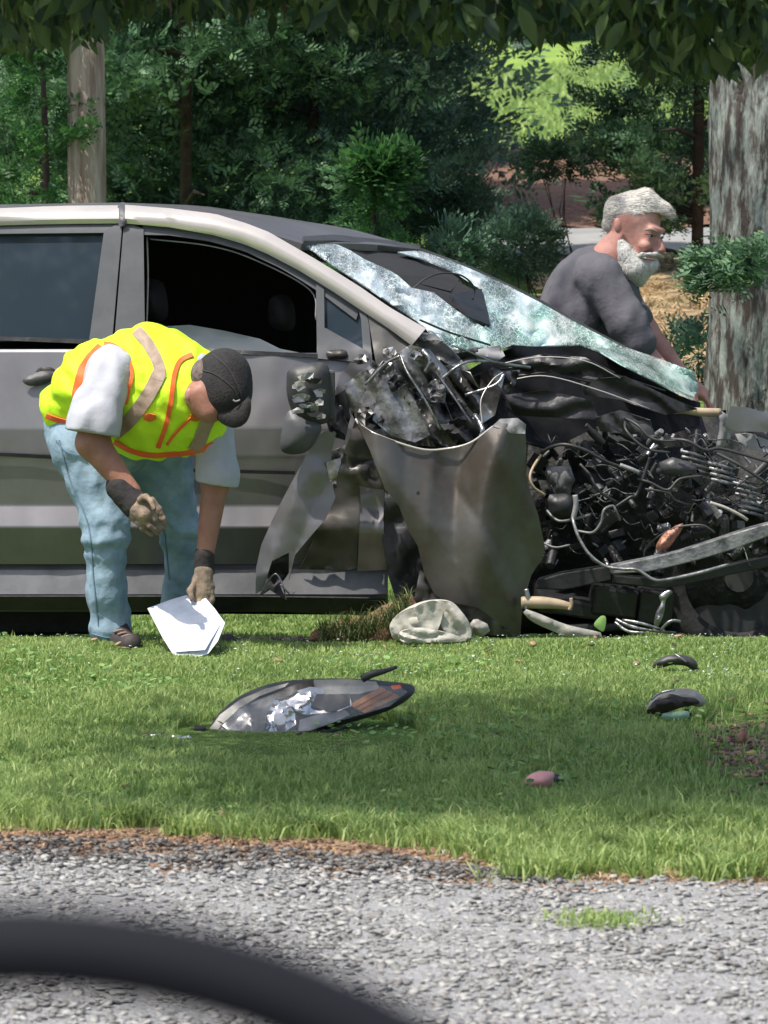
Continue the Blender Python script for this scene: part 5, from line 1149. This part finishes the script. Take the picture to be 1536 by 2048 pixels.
# neck opening: scooped out so the shirt and neck come through
def vfull(X, D):
    D = vfold(X, D); nk = cap_sdf(X, np.array(P(368, 835, 15.40)), np.array(P(410, 730, 15.40)), pxr(14), pxr(40)); return np.maximum(D, -nk)
vest = sdfbody('safety_vest', vs, M['hivis'], wk, .0065, .035, extra=vfull)
bpy.context.view_layer.update()
def bvh(objs):
    V = []; Fs = []
    for o in objs:
        off = base(o); k = len(V); V += [v.co + off for v in o.data.vertices]; Fs += [tuple(i + k for i in p.vertices) for p in o.data.polygons]
    return BVHTree.FromPolygons(V, Fs)
def drape(name, path, wd, tree_, m, parent, off=.004, across=6, n=60):
    pts = catmull(path, 8); pts = resample(pts, n); T = np.gradient(pts, axis=0); T /= np.linalg.norm(T, axis=1)[:, None]; Nn = np.stack([-T[:, 1], T[:, 0]], 1)
    wd = np.interp(np.linspace(0, 1, n), np.linspace(0, 1, len(wd)), wd) if not np.isscalar(wd) else np.full(n, wd)
    V = []; last = 15.6
    for i in range(n):
        for j in range(across + 1):
            q = pts[i] + Nn[i] * wd[i] * (j / across - .5); d = ray(*q); hit, nr, _, _ = tree_.ray_cast(Vector((0, 0, CAMZ)), d)
            if hit is None: hit = P(q[0], q[1], last); hit = Vector((0, 0, CAMZ)) + d * ((hit - Vector((0, 0, CAMZ))).length)
            else: last = hit.y
            V.append(hit - d * off)
    k = across + 1; Fc = [(i * k + j, i * k + j + 1, (i + 1) * k + j + 1, (i + 1) * k + j) for i in range(n - 1) for j in range(across)]
    o = npm(name, V, Fc, m, parent); solid(o, .003); return o
vb = bvh([vest])
drape('reflective_stripe', [(272, 660), (292, 682), (310, 712), (320, 742), (316, 760)], 22, vb, M['tape'], vest, .006)
drape('reflective_stripe', [(320, 745), (305, 775), (282, 812), (255, 845), (228, 868)], 28, vb, M['tape'], vest, .005)
drape('reflective_stripe', [(420, 832), (410, 855), (400, 880), (388, 902)], 26, vb, M['tape'], vest, .005, n=30)
drape('edge_binding', [(208, 686), (228, 690), (248, 704), (260, 728), (264, 752), (257, 780), (252, 808)], 7, vb, M['orange'], vest, .006)
drape('edge_binding', [(385, 708), (360, 722), (348, 752), (342, 800), (332, 850), (316, 896)], 9, vb, M['orange'], vest, .006)
drape('edge_binding', [(92, 832), (115, 840), (138, 846)], 10, vb, M['orange'], vest, .006, n=16)
drape('edge_binding', [(200, 690), (180, 722), (166, 745), (150, 780), (150, 800)], [10, 24, 26, 12, 8], vb, M['orange'], vest, .006)
drape('edge_binding', [(404, 820), (376, 842), (350, 868), (334, 890)], 5, vb, M['orange'], vest, .006, n=20)
drape('edge_binding', [(228, 884), (262, 902), (300, 911), (345, 909), (395, 903), (428, 888)], 9, vb, M['orange'], vest, .006, n=20)
drape('orange_patch', [(288, 834), (300, 835), (312, 834)], [10, 17, 8], vb, mat('op', (.75, .16, .03), .7), vest, .006, n=14)
drape('orange_patch', [(382, 836), (394, 833), (402, 828)], [12, 20, 8], vb, mat('op2', (.7, .22, .05), .7), vest, .006, n=14)
# cap
cap = sdfbody('cap', [('e', np.array(P(444, 762, 15.50)), (pxr(58), pxr(62), pxr(66)), Euler((0, .35, 0))), ('e', np.array(P(452, 790, 15.48)), (pxr(50), pxr(58), pxr(50)), None)], M['cap'], wk, .006, .03, cut=[(P(403, 770, 15.5), (-1, 0, -.45))])
pillow('brim', [(425, 815), (430, 832), (445, 848), (470, 856), (492, 845), (502, 820), (500, 790), (490, 800), (460, 820)], lambda a, b: 15.42 - .0006 * (a - 430), .012, M['cap'], cap, step=7)
tube('button', [(466, 800, 15.38), (472, 803, 15.38), (480, 800, 15.385)], .003, M['grey'], cap, seg=5)
sdfbody('hair', [('e', np.array(P(405, 752, 15.49)), (.040, .066, .055), None)], mat('wh', (.09, .065, .055), .9, c2=(.19, .15, .13), scale=60, bump=.5), wk, .007, .02)
# gloves with fingers
def hand(name, wr, pts, fingers, m, cuffpts, palm):
    pr = [('c', np.array(P(*a)), np.array(P(*b)), ra, rb) for a, b, ra, rb in palm]
    for f in fingers:
        for q in range(len(f) - 1): pr.append(('c', np.array(P(*f[q])), np.array(P(*f[q + 1])), .0105 - .001 * q, .0095 - .001 * q))
    g = sdfbody(name, pr, m, wk, .0035, .008, fold=.0015, fsc=40)
    sdfbody('cuff', [('c', np.array(P(*a)), np.array(P(*b)), ra, rb) for a, b, ra, rb in cuffpts], M['cuff'], g, .005, .01, fold=.002, fsc=40)
hand('glove', None, None, [
   [(305, 1000, 15.37), (318, 1018, 15.36), (326, 1038, 15.36), (330, 1054, 15.37)], [(300, 1020, 15.36), (312, 1040, 15.35), (322, 1058, 15.36)],
   [(288, 1035, 15.36), (300, 1052, 15.35), (316, 1066, 15.36)], [(275, 1040, 15.38), (286, 1056, 15.37), (302, 1068, 15.38)],
   [(280, 1000, 15.36), (292, 994, 15.34), (303, 1002, 15.32), (308, 1018, 15.31)]], M['glove'],
   [((240, 975, 15.43), (272, 1012, 15.41), .047, .044), ((272, 1012, 15.41), (282, 1022, 15.40), .044, .04)],
   [((268, 1012, 15.41), (292, 1028, 15.37), .038, .036), ((280, 1005, 15.40), (300, 1012, 15.37), .03, .022), ((272, 1030, 15.40), (285, 1042, 15.375), .026, .02)])
hand('glove', None, None, [
   [(392, 1185, 15.58), (388, 1200, 15.57), (392, 1212, 15.56)], [(402, 1190, 15.575), (400, 1206, 15.565), (402, 1218, 15.56)], [(413, 1190, 15.58), (412, 1206, 15.57), (411, 1217, 15.565)],
   [(423, 1186, 15.59), (424, 1200, 15.58), (421, 1210, 15.575)], [(388, 1168, 15.58), (380, 1182, 15.56), (384, 1198, 15.54)]], M['glove'],
   [((408, 1112, 15.62), (408, 1142, 15.62), .034, .033)],
   [((407, 1145, 15.61), (406, 1185, 15.59), .032, .028), ((396, 1160, 15.60), (418, 1175, 15.60), .022, .02)])
# shoes
def shoe(ax, ay, Y, toe):
    t = [('c', np.array(P(ax, ay, Y)), np.array(P(ax + 6, ay + 18, Y)), .045, .045), ('c', np.array(P(ax + 4, ay + 24, Y)), np.array(P(ax + toe, ay + 30, Y - .10)), .042, .036)]
    s = sdfbody('shoe', t, M['shoe'], wk, .005, .03, cut=[(P(ax, ay + 40, Y), (0, 0, -1))])
    sdfbody('sole', [('c', np.array(P(ax - 10, ay + 42, Y)), np.array(P(ax + toe + 4, ay + 42, Y - .12)), .046, .044)], M['shoe2'], s, .005, .02, cut=[(P(ax, ay + 36, Y), (0, 0, 1))])
    for k in range(3): tube('lace', [(ax + 10 + 8 * k - 12, ay + 6 + 5 * k, Y - .06 - .02 * k), (ax + 12 + 8 * k, ay + 2 + 5 * k, Y - .075 - .02 * k), (ax + 22 + 8 * k, ay + 6 + 5 * k, Y - .06 - .02 * k)], .004, M['shoe2'], s, seg=6)
shoe(230, 1258, 15.74, 32)
shoe(352, 1240, 16.08, 26)
# paper held in the far hand
pp = thing('paper_sheet', 'folded white paper sheets held low in the gloved hand by the worker', 'paper', P(372, 1318, 15.55))
sheet('sheet', [(295, 1217), (340, 1200), (374, 1190), (392, 1206), (410, 1195), (430, 1218), (450, 1246), (436, 1282), (416, 1308), (380, 1318), (348, 1312), (325, 1275)], lambda a, b: 15.56 - .0021 * (b - 1200) + .00025 * (a - 370) * (b - 1250) / 60, M['paper'], pp, step=16, amp=.008, nsc=50, thick=.0015, smooth=False)
sheet('folded_sheet', [(308, 1214), (376, 1197), (388, 1218), (440, 1250), (410, 1300), (352, 1304)], lambda a, b: 15.545 - .0021 * (b - 1200) + .0001 * (a - 370), M['paper'], pp, step=20, amp=.006, nsc=40, seed=3, thick=.0015, smooth=False)

# ------------------------------------------------------------ the bearded man beyond the bonnet
BY = 18.45; q1 = 1 / 520.0
bm = thing('person', 'bearded man with white hair and grey t-shirt standing beyond the windscreen, looking down', 'person', P(1160, 1270, 18.5) * 1)
bm.location.z = float(tz(bm.location.x, 18.5))
zt = float(tz(1, 18.5))
K = dict(pel=P(1120, 770, 18.55), che=P(1165, 590, 18.5), nk=P(1222, 515, 18.46), hd=P(1262, 440, 18.44), sh=P(1190, 560, 18.28), el=P(1262, 680, 18.28), wr=P(1345, 765, 18.26), sh2=P(1215, 560, 18.66), el2=P(1290, 660, 18.66), wr2=P(1370, 760, 18.6))
K = {k: np.array(v) for k, v in K.items()}
P0 = P
def Pb(px, py, Y):
    if px > 1200 and py < 565 and Y > 18.2:
        th = math.radians(8); dx, dy = px - 1238, py - 505; px = 1238 + dx * math.cos(th) - dy * math.sin(th); py = 505 + dx * math.sin(th) + dy * math.cos(th)
    return P0(px, py, Y)
P = Pb
K['hd'] = np.array(P(1262, 440, 18.44))
def fx(X, D):
    for (px, py, yy, r_) in ((1296, 464, 18.365, 11), (1316, 462, 18.40, 8)):    # eye sockets
        s_ = np.linalg.norm((X - np.array(P(px, py, yy - .012))) / np.array([1, 1, .7]), axis=-1) - r_ * q1; D = -smin(-D, s_, .008)
    return D
hb = [('c', K['pel'], K['che'], .12, .11), ('c', K['che'], K['nk'], .10, .072), ('c', K['nk'], K['hd'], .07, .06),
      ('e', np.array(P(1258, 432, 18.45)), (54 * q1, .080, 50 * q1), None), ('e', np.array(P(1278, 470, 18.44)), (38 * q1, .066, 46 * q1), None),
      ('c', np.array(P(1296, 450, 18.38)), np.array(P(1318, 450, 18.42)), .014, .012), ('c', np.array(P(1312, 460, 18.41)), np.array(P(1322, 488, 18.405)), .009, .016), ('c', np.array(P(1310, 492, 18.39)), np.array(P(1316, 492, 18.42)), .010, .010),
      ('e', np.array(P(1288, 484, 18.375)), (.022, .018, .02), None), ('c', np.array(P(1270, 510, 18.42)), np.array(P(1292, 530, 18.42)), .045, .035),
      ('e', np.array(P(1228, 452, 18.362)), (.016, .011, .032), Euler((0, -.1, 0))), ('e', np.array(P(1228, 452, 18.53)), (.016, .011, .032), None),
      ('c', K['sh'] + np.array([.04, .10, -.06]), K['el'], .045, .046), ('c', K['el'], K['wr'], .052, .033), ('c', K['sh2'], K['el2'], .065, .05), ('c', K['el2'], K['wr2'], .05, .033),
      ('c', K['wr'], K['wr'] + np.array([.06, 0, -.05]), .033, .03), ('c', K['wr2'], K['wr2'] + np.array([.06, 0, -.05]), .033, .03)]
for hw in ('wr', 'wr2'):
    for f in range(4):
        a_ = K[hw] + np.array([.07, -.03 + .02 * f, -.06]); hb.append(('c', a_, a_ + np.array([.03, 0, -.045]), .010, .009)); hb.append(('c', a_ + np.array([.03, 0, -.045]), a_ + np.array([.02, 0, -.07]), .009, .008))
    a_ = K[hw] + np.array([.03, -.035, -.05]); hb.append(('c', a_, a_ + np.array([.02, -.02, -.045]), .011, .009))
hipz = K['pel'][2]
for s_ in (-.09, .09):
    hb.append(('c', K['pel'] + np.array([0, s_, -.05]), K['pel'] + np.array([.05, s_, -.45]), .09, .058)); hb.append(('c', K['pel'] + np.array([.05, s_, -.45]), np.array([K['pel'][0] - .02, K['pel'][1] + s_, zt + .08]), .058, .04))
sdfbody('body', hb, M['skin2'], bm, .0075, .016, extra=fx)
sdfbody('t_shirt', [('c', K['pel'] + np.array([0, 0, -.02]), np.array(P(1142, 680, 18.5)), .15, .15), ('e', np.array(P(1160, 625, 18.5)), (.160, .205, .245), Euler((0, .22, 0))), ('c', np.array(P(1192, 552, 18.34)), np.array(P(1192, 552, 18.66)), .088, .088), ('c', np.array(P(1195, 540, 18.5)), np.array(P(1226, 530, 18.47)), .10, .075),
         ('c', np.array(P(1200, 552, 18.31)), np.array(P(1252, 640, 18.26)), .078, .072), ('c', np.array(P(1252, 640, 18.26)), np.array(P(1274, 684, 18.26)), .070, .074), ('c', np.array(P(1215, 555, 18.68)), np.array(P(1272, 640, 18.66)), .08, .07), ('c', np.array(P(1225, 590, 18.45)), np.array(P(1235, 680, 18.45)), .11, .12)],
        M['shirt'], bm, .007, .035, fold=.006, fsc=11, seed=4, fdir=(1.6, 1, .5),
        extra=lambda X, D: np.maximum(D + .0012 * np.sin(X[..., 0] * 60 - X[..., 2] * 45 + 3 * fbm(X[..., 0] * 5, 0, X[..., 2] * 5, 3)) , -cap_sdf(X, np.array(P(1232, 522, 18.46)), np.array(P(1262, 470, 18.44)), .066, .08)))
sdfbody('trousers', [('c', K['pel'], K['pel'] + np.array([0, 0, -.1]), .155, .15)] + [('c', K['pel'] + np.array([0, s_, -.08]), K['pel'] + np.array([.05, s_, -.45]), .105, .075) for s_ in (-.09, .09)] + [('c', K['pel'] + np.array([.05, s_, -.45]), np.array([K['pel'][0] - .02, K['pel'][1] + s_, zt + .1]), .075, .06) for s_ in (-.09, .09)], M['jeans'], bm, .012, .03)
for s_ in (-.09, .09): sdfbody('shoe', [('c', np.array([K['pel'][0] - .04, K['pel'][1] + s_, zt + .05]), np.array([K['pel'][0] + .14, K['pel'][1] + s_, zt + .04]), .05, .04)], M['shoe'], bm, .01, .02)
def hcut(X, D):
    face = np.linalg.norm((X - np.array(P(1300, 480, 18.36))) / np.array([1, 1.5, 1]), axis=-1) - 64 * q1
    side_ = np.linalg.norm((X - np.array(P(1262, 474, 18.34))) / np.array([1, 1, 1]), axis=-1) - 44 * q1
    return np.maximum(np.maximum(D, -face), -side_)
hairo = sdfbody('hair', [('e', np.array(P(1260, 424, 18.45)), (53 * q1, .080, 47 * q1), None), ('c', np.array(P(1275, 392, 18.43)), np.array(P(1316, 408, 18.42)), .042, .024), ('c', np.array(P(1312, 404, 18.42)), np.array(P(1331, 424, 18.42)), .022, .007), ('c', np.array(P(1222, 420, 18.44)), np.array(P(1214, 452, 18.45)), .05, .035)], M['hair'], bm, .005, .02, fold=.002, fsc=30, extra=hcut, fdir=(.5, 1, 1.4))
beardo = sdfbody('beard', [('c', np.array(P(1250, 500, 18.385)), np.array(P(1268, 530, 18.39)), .024, .045), ('c', np.array(P(1268, 528, 18.40)), np.array(P(1276, 546, 18.42)), .052, .036), ('c', np.array(P(1296, 520, 18.41)), np.array(P(1284, 545, 18.42)), .036, .034), ('c', np.array(P(1240, 482, 18.375)), np.array(P(1250, 505, 18.375)), .012, .022), ('c', np.array(P(1300, 505, 18.42)), np.array(P(1302, 518, 18.42)), .02, .03)],
        M['beard'], bm, .0045, .03, fold=.0025, fsc=45, fdir=(1.5, 1.5, .6))
sdfbody('moustache', [('c', np.array(P(1312, 497, 18.385)), np.array(P(1285, 503, 18.355)), .008, .008), ('c', np.array(P(1285, 503, 18.36)), np.array(P(1268, 512, 18.365)), .008, .005), ('c', np.array(P(1312, 497, 18.385)), np.array(P(1328, 502, 18.42)), .010, .005)], M['beard'], bm, .0035, .01, fold=.002, fsc=60)
tube('mouth', [(1290, 511, 18.36), (1300, 510, 18.36), (1310, 511, 18.372)], .0035, mat('lip', (.25, .07, .06), .5), bm, seg=6)
for (px, py, yy) in ((1296, 463, 18.372), (1317, 462, 18.405)):
    e_ = sdfbody('eye', [('e', np.array(P(px, py, yy)), (.011, .011, .010), None)], M['white'], bm, .003, .005); sdfbody('iris', [('e', np.array(P(px + 2, py + 1, yy - .009)), (.005, .005, .005), None)], M['dark'], e_, .0015, .002)
for pts_ in ([(1284, 453, 18.362), (1296, 450, 18.355), (1308, 454, 18.36)],): tube('eyebrow', pts_, [.004, .006, .003], mat('brow', (.25, .2, .17), .9), bm, seg=6)
tube('eyelid', [(1285, 461, 18.366), (1295, 459, 18.358), (1307, 463, 18.365)], .0035, mat('lid', (.22, .09, .07), .6), bm, seg=6)

P = P0
def strands(o, parent, n, comb, L, wd, m, jit=.35, out=.25, name='strands', sel=None):
    """short locks combed over the surface of a hair mass"""
    off = np.array(base(o)); V0 = np.array([v.co[:] for v in o.data.vertices]) + off; N0 = np.array([v.normal[:] for v in o.data.vertices])
    k = NR.randint(0, len(V0), n); p = V0[k]; nn = N0[k]
    cb = np.array([comb(q) for q in p]); d = cb - (cb * nn).sum(1)[:, None] * nn; d /= np.linalg.norm(d, axis=1)[:, None] + 1e-6
    d = d + out * nn + jit * NR.randn(n, 3) * .4; sd = np.cross(d, nn); sd /= np.linalg.norm(sd, axis=1)[:, None] + 1e-6
    l = (L * (.6 + .8 * NR.rand(n)))[:, None]; w_ = wd
    A = p - nn * .003; B = A + d * l * .5 + nn * .003; C_ = A + d * l - nn * .002
    V = np.stack([A - sd * w_, A + sd * w_, B + sd * w_ * .8, B - sd * w_ * .8, C_], 1).reshape(-1, 3); i = np.arange(n)[:, None] * 5
    npm(name, V, np.concatenate([i + np.array([[0, 1, 2]]), i + np.array([[0, 2, 3]]), i + np.array([[3, 2, 4]])]), m, parent, False, 'stuff')
HM = leafmat('strandm', (.48, .46, .42), (.88, .85, .78), .15, 30)
strands(hairo, hairo, 9000, lambda q: (1, -.1, .25 if q[2] < 1.38 else -.1), .024, .0008, HM, out=.1, jit=.2)
strands(beardo, beardo, 7000, lambda q: (.12, -.05, -1), .018, .0007, leafmat('strandb', (.60, .59, .56), (.85, .84, .80), .15, 30), out=.08, jit=.2)
# denim seams
jo = [o for o in wk.children if o.name.startswith('jeans')][0]; jb = bvh([jo]); sm = mat('seam', (.15, .235, .31), .9)
drape('side_seam', [(118, 880), (140, 960), (176, 1050), (186, 1150), (196, 1250)], 2.2, jb, sm, jo, .003, 2, 50)
drape('pocket_seam', [(112, 880), (135, 905), (170, 912)], 2.2, jb, sm, jo, .003, 2, 20)
drape('hem', [(183, 1268), (215, 1276), (262, 1270)], 3, jb, sm, jo, .003, 2, 20)
drape('inner_seam', [(318, 1010), (330, 1080), (338, 1160)], 2.2, jb, sm, jo, .003, 2, 20)
cb_ = bvh([cap]); sm2 = mat('seam2', (.045, .04, .042), .9)
drape('cap_seam', [(400, 740), (430, 748), (465, 775), (478, 800)], 2, cb_, sm2, cap, .002, 2, 30)
drape('cap_seam', [(425, 708), (455, 735), (475, 770), (484, 795)], 2, cb_, sm2, cap, .002, 2, 30)
print('objects', len(bpy.data.objects), 'tris', sum(len(m.loop_triangles) or len(m.polygons) for m in bpy.data.meshes))
